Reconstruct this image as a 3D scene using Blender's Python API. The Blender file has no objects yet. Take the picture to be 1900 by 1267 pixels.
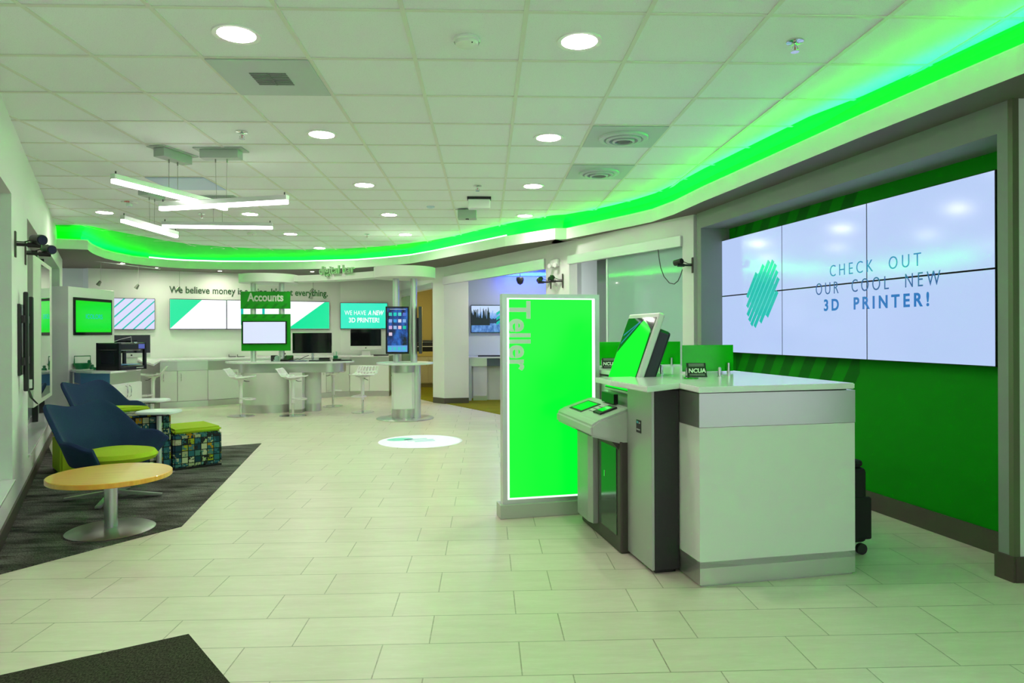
import bpy, bmesh, math, random
from mathutils import Vector, Matrix
random.seed(7)
C = bpy.context.scene.collection
PI = math.pi

# ------------------------------------------------------------------ camera, world, exposure
F, YAW, ROLL, SHY, H = 1270.4, .0374, .0038, 17.2, 1.38
CZ = 2.967                      # ceiling height
cyw, syw = math.cos(YAW), math.sin(YAW)
cam = bpy.data.cameras.new('camera'); cam.sensor_width = 36; cam.lens = F/1900*36
cam.shift_y = -SHY/1900; cam.clip_start = .05; cam.clip_end = 100
co = bpy.data.objects.new('camera', cam); C.objects.link(co)
_r = Vector((cyw, -syw, 0)); _f = Vector((syw, cyw, 0)); _u = Vector((0, 0, 1))
_x = _r*math.cos(ROLL)-_u*math.sin(ROLL); _y = _r*math.sin(ROLL)+_u*math.cos(ROLL)
co.matrix_world = Matrix(((_x.x, _y.x, -_f.x, 0), (_x.y, _y.y, -_f.y, 0), (_x.z, _y.z, -_f.z, H), (0, 0, 0, 1)))
sc = bpy.context.scene; sc.camera = co
w = bpy.data.worlds.new('world'); sc.world = w; w.use_nodes = True
WB = w.node_tree.nodes['Background']; WB.inputs[0].default_value = (.82, 1.0, .99, 1); WB.inputs[1].default_value = 1.0
vs = sc.view_settings; vs.view_transform = 'Standard'; vs.look = 'None'; vs.gamma = 1; vs.exposure = 0; vs.use_curve_mapping = False
LAMP_COL = (1, .96, .88); LAMP_E = 118.0        # ceiling downlights
GREEN_E = 100.0                                  # cove strip
BAR_E = 8.0                                     # pendant bars

# ------------------------------------------------------------------ photo -> place helpers
def ray(px, py):
    u = (px-950)/F; v = (633.5-SHY-py)/F
    c, s = math.cos(ROLL), math.sin(ROLL)
    u, v = u*c+v*s, -u*s+v*c
    return Vector((u*cyw+syw, -u*syw+cyw, v))
def atz(px, py, z=0.0):
    d = ray(px, py); t = (z-H)/d.z
    return Vector((d.x*t, d.y*t, z))
def atd(px, py, dep):
    d = ray(px, py)
    return Vector((d.x*dep, d.y*dep, H+d.z*dep))
def onp(px, py, A, B):
    nx, ny = -(B[1]-A[1]), B[0]-A[0]
    d = ray(px, py); t = (nx*A[0]+ny*A[1])/(nx*d.x+ny*d.y)
    return Vector((d.x*t, d.y*t, H+d.z*t))

# ------------------------------------------------------------------ materials
MATS = {}
def mat(name, col=(.8, .8, .8), rough=.5, metal=0, emit=None, es=1.0, spec=.5, coat=0, alpha=None):
    if name in MATS: return MATS[name]
    m = bpy.data.materials.new(name); m.use_nodes = True
    b = m.node_tree.nodes['Principled BSDF']
    b.inputs['Base Color'].default_value = (*col, 1); b.inputs['Roughness'].default_value = rough
    b.inputs['Metallic'].default_value = metal; b.inputs['Specular IOR Level'].default_value = spec
    b.inputs['Coat Weight'].default_value = coat
    if emit: b.inputs['Emission Color'].default_value = (*emit, 1); b.inputs['Emission Strength'].default_value = es
    if alpha is not None: b.inputs['Alpha'].default_value = alpha
    MATS[name] = m; return m
class NT:
    def __init__(s, m): s.t = m.node_tree; s.n = s.t.nodes; s.b = s.n['Principled BSDF']
    def add(s, typ, **k):
        n = s.n.new(typ)
        for a, v in k.items(): setattr(n, a, v)
        return n
    def link(s, a, b): s.t.links.new(a, b)
    def val(s, sock, v):
        if hasattr(v, 'is_output'): s.link(v, sock)
        else: sock.default_value = v
    def math(s, op, a, b=0.0, c=None):
        n = s.add('ShaderNodeMath', operation=op); s.val(n.inputs[0], a); s.val(n.inputs[1], b)
        if c is not None: s.val(n.inputs[2], c)
        return n.outputs[0]
    def coord(s, which='Object', scale=(1, 1, 1), loc=(0, 0, 0), rot=(0, 0, 0)):
        t = s.add('ShaderNodeTexCoord'); m = s.add('ShaderNodeMapping')
        m.inputs['Scale'].default_value = scale; m.inputs['Location'].default_value = loc; m.inputs['Rotation'].default_value = rot
        s.link(t.outputs[which], m.inputs[0]); return m.outputs[0]
    def noise(s, vec, scale, detail=3, rough=.55):
        n = s.add('ShaderNodeTexNoise'); s.link(vec, n.inputs['Vector'])
        n.inputs['Scale'].default_value = scale; n.inputs['Detail'].default_value = detail; n.inputs['Roughness'].default_value = rough
        return n.outputs['Fac']
    def ramp(s, fac, stops, interp='LINEAR'):
        r = s.add('ShaderNodeValToRGB'); r.color_ramp.interpolation = interp; e = r.color_ramp.elements
        while len(e) < len(stops): e.new(.5)
        for i, (p, c) in enumerate(stops): e[i].position = p; e[i].color = (*c, 1)
        s.link(fac, r.inputs[0]); return r.outputs[0]
    def mix(s, f, a, b, mode='MIX'):
        n = s.add('ShaderNodeMix', data_type='RGBA', blend_type=mode)
        s.val(n.inputs['Factor'], f)
        for k, v in ((6, a), (7, b)):
            if hasattr(v, 'is_output'): s.link(v, n.inputs[k])
            else: n.inputs[k].default_value = (*v, 1)
        return n.outputs[2]
    def bump(s, h, st=.2, dist=.01):
        n = s.add('ShaderNodeBump'); n.inputs['Strength'].default_value = st; n.inputs['Distance'].default_value = dist
        s.link(h, n.inputs['Height']); s.link(n.outputs[0], s.b.inputs['Normal'])
    def col(s, c): s.link(c, s.b.inputs['Base Color'])

def m_floor():
    m = mat('floor_tile', rough=.28); k = NT(m); TW, TH = .6026, .3013
    v = k.coord('Object', loc=(-.344, -2.748, 0))
    br = k.add('ShaderNodeTexBrick', offset=.34, offset_frequency=2, squash=1); k.link(v, br.inputs[0])
    br.inputs['Scale'].default_value = 1; br.inputs['Mortar Size'].default_value = .0030; br.inputs['Mortar Smooth'].default_value = .3
    br.inputs['Brick Width'].default_value = TW; br.inputs['Row Height'].default_value = TH; br.inputs['Bias'].default_value = 0
    br.inputs['Color1'].default_value = (.73, .645, .53, 1); br.inputs['Color2'].default_value = (.785, .70, .58, 1); br.inputs['Mortar'].default_value = (.30, .26, .17, 1)
    a = k.coord('Object', scale=(1.2, 7, 1)); n1 = k.noise(a, 2.2, 5, .6)
    c = k.mix(k.ramp(n1, [(.35, (0, 0, 0)), (.75, (.55, .55, .55))]), br.outputs['Color'], (.60, .54, .42))
    n2 = k.noise(k.coord('Object', scale=(2, 9, 1)), 6, 4, .6)
    c = k.mix(k.ramp(n2, [(.5, (0, 0, 0)), (.85, (.4, .4, .4))]), c, (.86, .83, .75))
    k.col(c)
    k.link(k.math('ADD', k.math('MULTIPLY', n1, .16), .26), k.b.inputs['Roughness'])
    k.bump(k.math('SUBTRACT', 1.0, br.outputs['Fac']), .35, .002)
    return m
def m_ceiling():
    m = mat('ceiling_tile', rough=.9, spec=.2); k = NT(m)
    n = k.noise(k.coord('Object', scale=(60, 60, 60)), 3, 4, .7)
    k.col(k.ramp(n, [(.27, (.55, .55, .52)), (.42, (.88, .90, .92)), (1, (.91, .92, .94))]))
    k.bump(n, .25, .003); return m
def m_carpet(name, dark, light, warm, sx=1.4, sy=9, thread=300):
    m = mat(name, rough=.95, spec=.1); k = NT(m)
    n1 = k.noise(k.coord('Object', scale=(sx, sy, 1), rot=(0, 0, -.18)), 1.3, 4, .6)
    n2 = k.noise(k.coord('Object', scale=(thread, thread*.5, 1)), 1, 2, .6)
    n3 = k.noise(k.coord('Object', scale=(.9, .9, 1)), 2.5, 2, .5)
    c = k.ramp(n1, [(.34, dark), (.60, light), (.70, warm)])
    c = k.mix(k.ramp(n3, [(.45, (0, 0, 0)), (.65, (.6, .6, .6))]), c, warm)
    c = k.mix(.75, c, k.ramp(n2, [(.36, (.10, .10, .10)), (.6, (1, 1, 1))]), 'MULTIPLY')
    k.col(c); k.bump(n2, .5, .004); return m
def m_metal(name, col=(.62, .63, .60), rough=.32, metal=.9, axis=(1, 1, 90)):
    m = mat(name, col, rough, metal); k = NT(m)
    n = k.noise(k.coord('Object', scale=axis), 5, 3, .6)
    k.link(k.math('ADD', k.math('MULTIPLY', n, .18), rough-.09), k.b.inputs['Roughness']); return m
def m_mosaic():
    m = mat('mosaic_fabric', rough=.85, spec=.2); k = NT(m)
    t = k.add('ShaderNodeTexCoord'); g = k.add('ShaderNodeNewGeometry')
    s = k.add('ShaderNodeSeparateXYZ'); k.link(t.outputs['Object'], s.inputs[0])
    CS = .062
    ax = k.math('DIVIDE', k.math('ADD', s.outputs[0], s.outputs[1]), CS); az = k.math('DIVIDE', s.outputs[2], CS)
    cb = k.add('ShaderNodeCombineXYZ'); k.link(k.math('FLOOR', ax), cb.inputs[0]); k.link(k.math('FLOOR', az), cb.inputs[1])
    wn = k.add('ShaderNodeTexWhiteNoise', noise_dimensions='2D'); k.link(cb.outputs[0], wn.inputs[0])
    cols = [(0, (.012, .045, .075)), (.22, (.03, .12, .16)), (.38, (.36, .38, .22)), (.52, (.02, .02, .025)), (.62, (.50, .49, .33)), (.74, (.07, .17, .17)), (.84, (.34, .36, .02)), (.93, (.44, .22, .01)), (.97, (.12, .22, .24))]
    c1 = k.ramp(wn.outputs['Value'], cols, 'CONSTANT')
    nz = k.noise(k.coord('Object', scale=(1, 1, 1)), 28, 2, .6)
    wn2 = k.math('FRACT', k.math('MULTIPLY', wn.outputs['Value'], 7.3))
    c2 = k.ramp(wn2, cols, 'CONSTANT')
    c = k.mix(k.ramp(nz, [(.52, (0, 0, 0)), (.54, (1, 1, 1))]), c1, c2)
    fx = k.math('FRACT', ax); fz = k.math('FRACT', az)
    e = k.math('MINIMUM', k.math('MINIMUM', fx, k.math('SUBTRACT', 1.0, fx)), k.math('MINIMUM', fz, k.math('SUBTRACT', 1.0, fz)))
    c = k.mix(k.math('LESS_THAN', e, .06), c, (.01, .012, .012))
    k.col(c); return m
def m_wood():
    m = mat('maple_wood', rough=.3, coat=.3); k = NT(m)
    n = k.noise(k.coord('Object', scale=(1.2, 16, 1.2)), 3, 4, .6)
    k.col(k.ramp(n, [(.3, (.80, .33, .03)), (.7, (.92, .44, .06))])); return m
def m_greenwall():
    m = mat('green_paint', rough=.65, spec=.15); k = NT(m)
    t = k.add('ShaderNodeTexCoord'); s = k.add('ShaderNodeSeparateXYZ'); k.link(t.outputs['Object'], s.inputs[0])
    x, z = s.outputs[0], s.outputs[2]
    f = k.math('FRACT', k.math('DIVIDE', k.math('SUBTRACT', x, k.math('MULTIPLY', z, .62)), .30))
    st = k.math('LESS_THAN', f, .5)
    zone = k.math('MULTIPLY', k.math('GREATER_THAN', x, .12), k.math('LESS_THAN', x, 2.0))
    zb = k.math('ADD', k.math('MULTIPLY', k.math('GREATER_THAN', z, .88), k.math('LESS_THAN', z, 1.2)), k.math('GREATER_THAN', z, 2.3))
    k.col(k.mix(k.math('MULTIPLY', st, k.math('MULTIPLY', zone, zb)), (.0005, .29, .0005), (.0005, .16, .002)))
    return m
def m_fabric(name, col, sc_=220):
    m = mat(name, col, .9, spec=.25); k = NT(m)
    n = k.noise(k.coord('Object', scale=(sc_, sc_, sc_)), 1, 2, .6)
    k.col(k.mix(k.ramp(n, [(.3, (0, 0, 0)), (.8, (.5, .5, .5))]), col, tuple(min(1, c*1.5+.01) for c in col)))
    k.bump(n, .25, .002); return m
def m_glass(name, tint, opac, rough=.05):
    m = bpy.data.materials.new(name); m.use_nodes = True; t = m.node_tree; t.nodes.remove(t.nodes['Principled BSDF'])
    o = t.nodes['Material Output']; tr = t.nodes.new('ShaderNodeBsdfTransparent'); p = t.nodes.new('ShaderNodeBsdfPrincipled'); mx = t.nodes.new('ShaderNodeMixShader')
    tr.inputs[0].default_value = (*[1-(1-c)*.25 for c in tint], 1)
    p.inputs['Base Color'].default_value = (*tint, 1); p.inputs['Roughness'].default_value = rough
    mx.inputs[0].default_value = opac; t.links.new(tr.outputs[0], mx.inputs[1]); t.links.new(p.outputs[0], mx.inputs[2]); t.links.new(mx.outputs[0], o.inputs[0])
    MATS[name] = m; return m
def wallmat(name, col, rough=.6):
    m = mat(name, col, rough, spec=.3); k = NT(m)
    n = k.noise(k.coord('Object', scale=(1, 1, 1)), 160, 2, .6); k.bump(n, .06, .002); return m
def scr(name, col, s=1.0, rough=.12):     # a lit screen surface
    return mat(name, (.01, .01, .01), rough, emit=col, es=s)

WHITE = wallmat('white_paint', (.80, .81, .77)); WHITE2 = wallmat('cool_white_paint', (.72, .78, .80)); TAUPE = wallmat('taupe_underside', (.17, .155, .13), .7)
GREYW = wallmat('grey_portal_paint', (.25, .285, .25)); YELLOW = wallmat('ochre_paint', (.62, .50, .16)); COVE = wallmat('cove_green_glow', (.02, .78, .04))  # cove face: green LED glow is painted into its base colour
BASEB = mat('brown_baseboard', (.085, .07, .05), .5)
LAM = mat('white_laminate', (.80, .81, .77), .35); LAMG = mat('pale_laminate', (.66, .70, .62), .4); SOLID = mat('white_solid_surface', (.84, .86, .84), .18, coat=.3)
STEEL = m_metal('brushed_steel'); CHROME = mat('chrome', (.75, .76, .75), .12, 1); ALU = m_metal('aluminium', (.66, .68, .67), .38, .7)
SILVER = mat('silver_paint', (.46, .48, .45), .42, .5); DARKM = mat('charcoal_metal', (.022, .022, .022), .5); BRONZE = mat('bronze_frame', (.060, .052, .042), .5)
BLACK = mat('black_plastic', (.010, .010, .010), .35); BLACKG = mat('black_glass', (.004, .005, .006), .06); WPLAS = mat('white_plastic', (.82, .83, .80), .3)
NAVY = m_fabric('navy_fabric', (.011, .029, .082)); LIME = m_fabric('lime_fabric', (.33, .46, .015)); MOSAIC = m_mosaic(); WOOD = m_wood()
GREENP = mat('green_panel', (.004, .36, .004), .35); GREENPD = mat('green_panel_dark', (.004, .25, .004), .35); GPLAS = mat('green_plastic', (.005, .22, .07), .4)
GGLOSS = mat('green_acrylic', (.003, .46, .003), .12); LETW = mat('pale_letter', (.80, .86, .74), .5); LETD = mat('dark_green_letter', (.03, .085, .04), .5); LETG = mat('green_letter', (.03, .20, .04), .5)
GREYP = m_fabric('grey_acoustic_fabric', (.17, .20, .22)); BLUEG = mat('blue_metal', (.13, .30, .62), .4)
EMW = mat('lamp_diffuser', (.9, .9, .9), .5, emit=LAMP_COL, es=LAMP_E); EMBAR = mat('bar_diffuser', (.9, .9, .9), .5, emit=(1, 1, .93), es=BAR_E)
EMG = mat('green_led_strip', (0, 0, 0), .5, emit=(.0, 1, .045), es=GREEN_E); EMG2 = mat('green_led_strip_rear', (0, 0, 0), .5, emit=(.0, 1, .04), es=GREEN_E*1.4); EMC = mat('bright_led_line', (0, 0, 0), .5, emit=(.62, 1, .78), es=2.6)
SWHITE = scr('screen_white', (.47, .60, .92), 1.0); SWHITE2 = scr('screen_bright_white', (.95, .96, 1.0), 1.05); STEAL = scr('screen_teal', (.0, .50, .42), 1.0); SBLUE = scr('screen_ink', (.03, .13, .36), .9); SBLUE2 = scr('screen_blue', (.02, .19, .55), .9)
SGREEN = scr('screen_green', (.0, .72, .0), 1.0); SMINT = scr('screen_mint', (.0, .80, .34), 1.0); SGREEN2 = scr('screen_vivid_green', (.0, .85, .02), 1.0)
FLOOR = m_floor(); CEIL = m_ceiling()
CARPET = m_carpet('grey_carpet', (.022, .023, .023), (.24, .23, .21), (.065, .055, .045), 1.6, 5.5, 140); MAT = m_carpet('entrance_mat_pile', (.05, .046, .034), (.085, .078, .055), (.06, .054, .04), 60, 60, 160); OLIVE = m_carpet('olive_carpet', (.30, .28, .015), (.38, .35, .02), (.34, .30, .02), 3, 3, 200)

# ------------------------------------------------------------------ mesh helpers
class MB:
    def __init__(s): s.bm = bmesh.new()
    def _merge(s, b, mtx=None):
        if mtx is not None: bmesh.ops.transform(b, matrix=mtx, verts=b.verts)
        me = bpy.data.meshes.new('t'); b.to_mesh(me); b.free(); s.bm.from_mesh(me); bpy.data.meshes.remove(me); return s
    def box(s, x0, x1, y0, y1, z0, z1, bev=0, seg=2, rot=None, piv=(0, 0, 0)):
        b = bmesh.new(); bmesh.ops.create_cube(b, size=1)
        bmesh.ops.transform(b, matrix=Matrix.Translation(((x0+x1)/2, (y0+y1)/2, (z0+z1)/2)) @ Matrix.Diagonal((abs(x1-x0), abs(y1-y0), abs(z1-z0), 1)), verts=b.verts)
        if bev: bmesh.ops.bevel(b, geom=b.edges, offset=bev, segments=seg, affect='EDGES', profile=.5)
        m = None
        if rot is not None: m = Matrix.Translation(piv) @ rot @ Matrix.Translation([-c for c in piv])
        return s._merge(b, m)
    def prism(s, pts, z0, z1, bev=0):
        b = bmesh.new(); vs_ = [b.verts.new((p[0], p[1], z0)) for p in pts]
        f = b.faces.new(vs_); r = bmesh.ops.extrude_face_region(b, geom=[f])
        bmesh.ops.translate(b, vec=(0, 0, z1-z0), verts=[v for v in r['geom'] if isinstance(v, bmesh.types.BMVert)])
        bmesh.ops.recalc_face_normals(b, faces=b.faces)
        if bev: bmesh.ops.bevel(b, geom=[e for e in b.edges if abs(e.verts[0].co.z-e.verts[1].co.z) < 1e-6], offset=bev, segments=2, affect='EDGES')
        return s._merge(b)
    def prism_xz(s, pts, y0, y1):       # outline in x,z extruded in y
        b = bmesh.new(); vs_ = [b.verts.new((p[0], y0, p[1])) for p in pts]
        f = b.faces.new(vs_); r = bmesh.ops.extrude_face_region(b, geom=[f])
        bmesh.ops.translate(b, vec=(0, y1-y0, 0), verts=[v for v in r['geom'] if isinstance(v, bmesh.types.BMVert)])
        bmesh.ops.recalc_face_normals(b, faces=b.faces); return s._merge(b)
    def prism_yz(s, pts, x0, x1, bev=0):
        b = bmesh.new(); vs_ = [b.verts.new((x0, p[0], p[1])) for p in pts]
        f = b.faces.new(vs_); r = bmesh.ops.extrude_face_region(b, geom=[f])
        bmesh.ops.translate(b, vec=(x1-x0, 0, 0), verts=[v for v in r['geom'] if isinstance(v, bmesh.types.BMVert)])
        bmesh.ops.recalc_face_normals(b, faces=b.faces)
        if bev: bmesh.ops.bevel(b, geom=b.edges, offset=bev, segments=2, affect='EDGES')
        return s._merge(b)
    def cyl(s, p0, p1, r0, r1=None, seg=24):
        r1 = r0 if r1 is None else r1
        p0, p1 = Vector(p0), Vector(p1); d = p1-p0; b = bmesh.new()
        bmesh.ops.create_cone(b, cap_ends=True, segments=seg, radius1=r0, radius2=r1, depth=d.length)
        q = d.to_track_quat('Z', 'Y').to_matrix().to_4x4()
        return s._merge(b, Matrix.Translation((p0+p1)/2) @ q)
    def tube(s, pts, r, seg=8):
        pts = [Vector(p) for p in pts]; b = bmesh.new(); rings = []
        for i, p in enumerate(pts):
            d = (pts[min(i+1, len(pts)-1)]-pts[max(i-1, 0)]).normalized()
            q = d.to_track_quat('Z', 'Y').to_matrix()
            rings.append([b.verts.new(p+q @ Vector((r*math.cos(2*PI*k/seg), r*math.sin(2*PI*k/seg), 0))) for k in range(seg)])
        for a, c in zip(rings, rings[1:]):
            for k in range(seg): b.faces.new((a[k], a[(k+1) % seg], c[(k+1) % seg], c[k]))
        b.faces.new(rings[0][::-1]); b.faces.new(rings[-1]); return s._merge(b)
    def lathe(s, prof, c=(0, 0, 0), seg=40, sx=1, sy=1):
        b = bmesh.new(); rings = []
        for r, z in prof:
            if r < 1e-5: rings.append([b.verts.new((c[0], c[1], c[2]+z))])
            else: rings.append([b.verts.new((c[0]+r*sx*math.cos(2*PI*k/seg), c[1]+r*sy*math.sin(2*PI*k/seg), c[2]+z)) for k in range(seg)])
        for a, d in zip(rings, rings[1:]):
            for k in range(seg):
                k2 = (k+1) % seg
                if len(a) == 1 and len(d) == 1: continue
                if len(a) == 1: b.faces.new((a[0], d[k2], d[k]))
                elif len(d) == 1: b.faces.new((a[k], a[k2], d[0]))
                else: b.faces.new((a[k], a[k2], d[k2], d[k]))
        bmesh.ops.recalc_face_normals(b, faces=b.faces); return s._merge(b)
    def ball(s, c, rx, ry=None, rz=None, sub=16):
        b = bmesh.new(); bmesh.ops.create_uvsphere(b, u_segments=sub*2, v_segments=sub, radius=1)
        return s._merge(b, Matrix.Translation(c) @ Matrix.Diagonal((rx, ry or rx, rz or rx, 1)))
    def quad(s, a, b_, c, d):
        vs_ = [s.bm.verts.new(p) for p in (a, b_, c, d)]; s.bm.faces.new(vs_); return s
    def grid(s, rows, close=False):
        b = bmesh.new(); R = [[b.verts.new(p) for p in r] for r in rows]
        for a, d in zip(R, R[1:]):
            n = len(a)
            for k in range(n if close else n-1): b.faces.new((a[k], a[(k+1) % n], d[(k+1) % n], d[k]))
        return s._merge(b)
    def solidify(s, t):
        bmesh.ops.recalc_face_normals(s.bm, faces=s.bm.faces); bmesh.ops.solidify(s.bm, geom=s.bm.faces[:], thickness=t); return s
    def move(s, mtx): bmesh.ops.transform(s.bm, matrix=mtx, verts=s.bm.verts); return s
    def build(s, name, m, parent=None, smooth=False, label=None, sub=0):
        me = bpy.data.meshes.new(name); s.bm.to_mesh(me); s.bm.free(); me.materials.append(m)
        if smooth:
            me.polygons.foreach_set('use_smooth', [True]*len(me.polygons)); me.set_sharp_from_angle(angle=math.radians(38))
        o = bpy.data.objects.new(name, me); C.objects.link(o)
        if parent: o.parent = parent
        if label: o['label'] = label
        if sub:
            md = o.modifiers.new('subd', 'SUBSURF'); md.levels = sub; md.render_levels = sub
        return o
def thing(name, label, cat, loc=(0, 0, 0), rz=0, group=None):
    o = bpy.data.objects.new(name, None); C.objects.link(o); o.location = loc; o.rotation_euler = (0, 0, rz)
    o.empty_display_size = .1
    o['label'] = label; o['category'] = cat
    if group: o['group'] = group
    return o
def tag(o, label, cat, group=None, loc=None, rz=None):
    o['label'] = label; o['category'] = cat
    if group: o['group'] = group
    if loc is not None: o.location = loc
    if rz is not None: o.rotation_euler = (0, 0, rz)
    return o
def struct(o): o['kind'] = 'structure'; return o
def copy_tree(o, parent=None):
    c = o.copy(); C.objects.link(c); c.parent = parent
    for ch in list(o.children): copy_tree(ch, c)
    return c
def text(name, s, size, m, parent=None, loc=(0, 0, 0), rot=(PI/2, 0, 0), depth=.004, bold=0, align='LEFT', space=1.0, shear=0, width=None, label=None):
    cu = bpy.data.curves.new('t', 'FONT'); cu.body = s; cu.size = size; cu.extrude = depth/2; cu.offset = bold; cu.align_x = align; cu.space_character = space; cu.shear = shear; cu.resolution_u = 4
    t = bpy.data.objects.new('t', cu); C.objects.link(t)
    me = bpy.data.meshes.new_from_object(t.evaluated_get(bpy.context.evaluated_depsgraph_get()))
    bpy.data.objects.remove(t); bpy.data.curves.remove(cu)
    xs = [v.co.x for v in me.vertices]
    if width and xs:
        k = width/(max(xs)-min(xs)); off = {'LEFT': min(xs), 'CENTER': (min(xs)+max(xs))/2}[align]
        for v in me.vertices: v.co.x = (v.co.x-off)*k
    me.materials.clear(); me.materials.append(m)
    o = bpy.data.objects.new(name, me); C.objects.link(o); o.parent = parent; o.location = loc; o.rotation_euler = rot
    if label: o['label'] = label
    return o
def ang(A, B): return math.atan2(B[1]-A[1], B[0]-A[0])
def wall(name, pts, z0, z1, m, t=.1, side=1, parent=None):
    """vertical wall along a plan polyline, thickened away from the room"""
    mb = MB(); n = len(pts); P = [Vector((p[0], p[1])) for p in pts]; off = []
    for i in range(n):
        d = (P[min(i+1, n-1)]-P[max(i-1, 0)]).normalized(); off.append(P[i]+Vector((-d.y, d.x))*t*side)
    for i in range(n-1): mb.prism([P[i], P[i+1], off[i+1], off[i]], z0, z1)
    bmesh.ops.remove_doubles(mb.bm, verts=mb.bm.verts, dist=1e-5)
    return struct(mb.build(name, m, parent))
def local(A, rz, p):
    d = Vector((p[0]-A[0], p[1]-A[1])); c, s = math.cos(rz), math.sin(rz)
    return d.x*c+d.y*s, -d.x*s+d.y*c

# ================================================================== THE ROOM
ZS = 2.65                         # underside of the dropped border
# floor and ceiling
struct(MB().box(-14, 6, -4, 21, -.1, 0).build('floor', FLOOR))
# --- left wall frame (local x runs away from the camera, -y faces the room)
LA = atz(0, 1015); LB = atz(95, 815); LR = ang(LA, LB)
def ls(px, py): p = onp(px, py, LA, LB); return local(LA, LR, p)[0]
W1 = ls(22, 600); W2a = ls(51, 600); W2b = ls(111, 600); LEND = W2b+.9
mb = MB(); T = .24
mb.box(-7, LEND, 0, T, -.02, .30); mb.box(-7, LEND, 0, T, 2.42, CZ)
mb.box(W1, W2a, 0, T, .30, 2.42); mb.box(W2b, LEND, 0, T, .30, 2.42); mb.box(-7, W1-1.9, 0, T, .30, 2.42)
o = struct(mb.build('wall_left', WHITE)); o.location = (LA.x, LA.y, 0); o.rotation_euler = (0, 0, LR)
o = struct(MB().box(-7, LEND, -.014, 0, 0, .105).build('baseboard_left', BASEB)); o.location = (LA.x, LA.y, 0); o.rotation_euler = (0, 0, LR)
GDARK = mat('night_glass', (.015, .03, .035), .05); GTEAL = mat('tinted_glass', (.05, .16, .18), .08)
def window(n, s0, s1, mull, glassm):
    e = bpy.data.objects.new('window_%d' % n, None); C.objects.link(e); e['kind'] = 'structure'
    e.location = (LA.x, LA.y, 0); e.rotation_euler = (0, 0, LR)
    MB().box(s0, s1, T-.02, T, .30, 2.42).build('window_glass', glassm, e)
    f = MB(); f.box(s0, s1, T-.07, T-.02, .30, .37); f.box(s0, s1, T-.07, T-.02, 2.35, 2.42)
    for m_ in mull: f.box(m_-.03, m_+.03, T-.08, T-.02, .30, 2.42)
    f.build('window_frame', ALU, e)
    MB().box(s0, s1, -.02, T-.02, .285, .305, .004).build('window_sill', SOLID, e)
window(1, W1-1.9, W1, [W1-1.87, W1-.95, W1-.03], GTEAL)
e = None
window(2, W2a, W2b, [W2a+.9+.97*k for k in range(5)], GTEAL)
# dark verticals and transom of the second window
o = MB()
for px in (58.5, 88.5, 98.5):
    s_ = ls(px, 600); o.box(s_-.05, s_+.05, T-.14, T-.08, .31, 2.40)
o = struct(o.build('trim_1', BLACK)); o.location = (LA.x, LA.y, 0); o.rotation_euler = (0, 0, LR)
s_ = ls(96, 580); o = struct(MB().box(s_-.3, W2b, T-.12, T-.08, 1.62, 1.72).build('trim_2', ALU)); o.location = (LA.x, LA.y, 0); o.rotation_euler = (0, 0, LR)

# --- curves of the dropped border
fas = [(97, 461), (130, 462), (163, 463.2), (166, 466), (171, 469.5), (179.4, 473.5), (195, 479.3), (212.6, 483.5), (245, 489.5), (279, 493.3), (312, 496.2), (345, 498), (411.5, 499.7), (480, 500), (560, 499.5), (659, 497), (710, 493.5), (760, 489), (803, 482), (845, 474), (890, 465.8), (937, 457), (985, 450), (1030, 443.8)]
FL_ = [atz(x, y, ZS) for x, y in fas]
ced = [(96, 417), (130, 417), (160, 418.5), (170, 420), (180, 422), (195, 425), (213, 428.5), (245, 434.5), (280, 441), (312, 447), (345, 451.5), (411, 457.5), (480, 461), (560, 462.5), (640, 461), (700, 457.5), (750, 452.5), (800, 446), (842, 438), (886, 427), (933, 416.5), (981, 407), (1024, 399.5), (1053, 397.5)]
CL_ = [atz(x, y, CZ) for x, y in ced]
fas2 = [(1022, 450.5), (1042, 445.3), (1090, 436), (1130, 428), (1170, 420.2), (1209.6, 411.7), (1250, 398), (1306, 373), (1352, 354.5), (1400, 334.7), (1500, 294), (1600, 253), (1750, 194), (1900, 136)]
FR_ = [atz(x, y, ZS) for x, y in fas2]; d_ = (FR_[-1]-FR_[-2]).normalized(); FR_.append(FR_[-1]+d_*3)
ced2 = [(1030, 402.5), (1053, 397), (1100, 389), (1140, 380), (1180, 369.5), (1215, 358.5), (1255, 340), (1306, 312.5), (1352, 290), (1400, 266), (1500, 216.5), (1600, 178), (1750, 110), (1900, 39)]
CR_ = [atz(x, y, CZ) for x, y in ced2]; d_ = (CR_[-1]-CR_[-2]).normalized(); CR_.append(CR_[-1]+d_*3)
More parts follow.
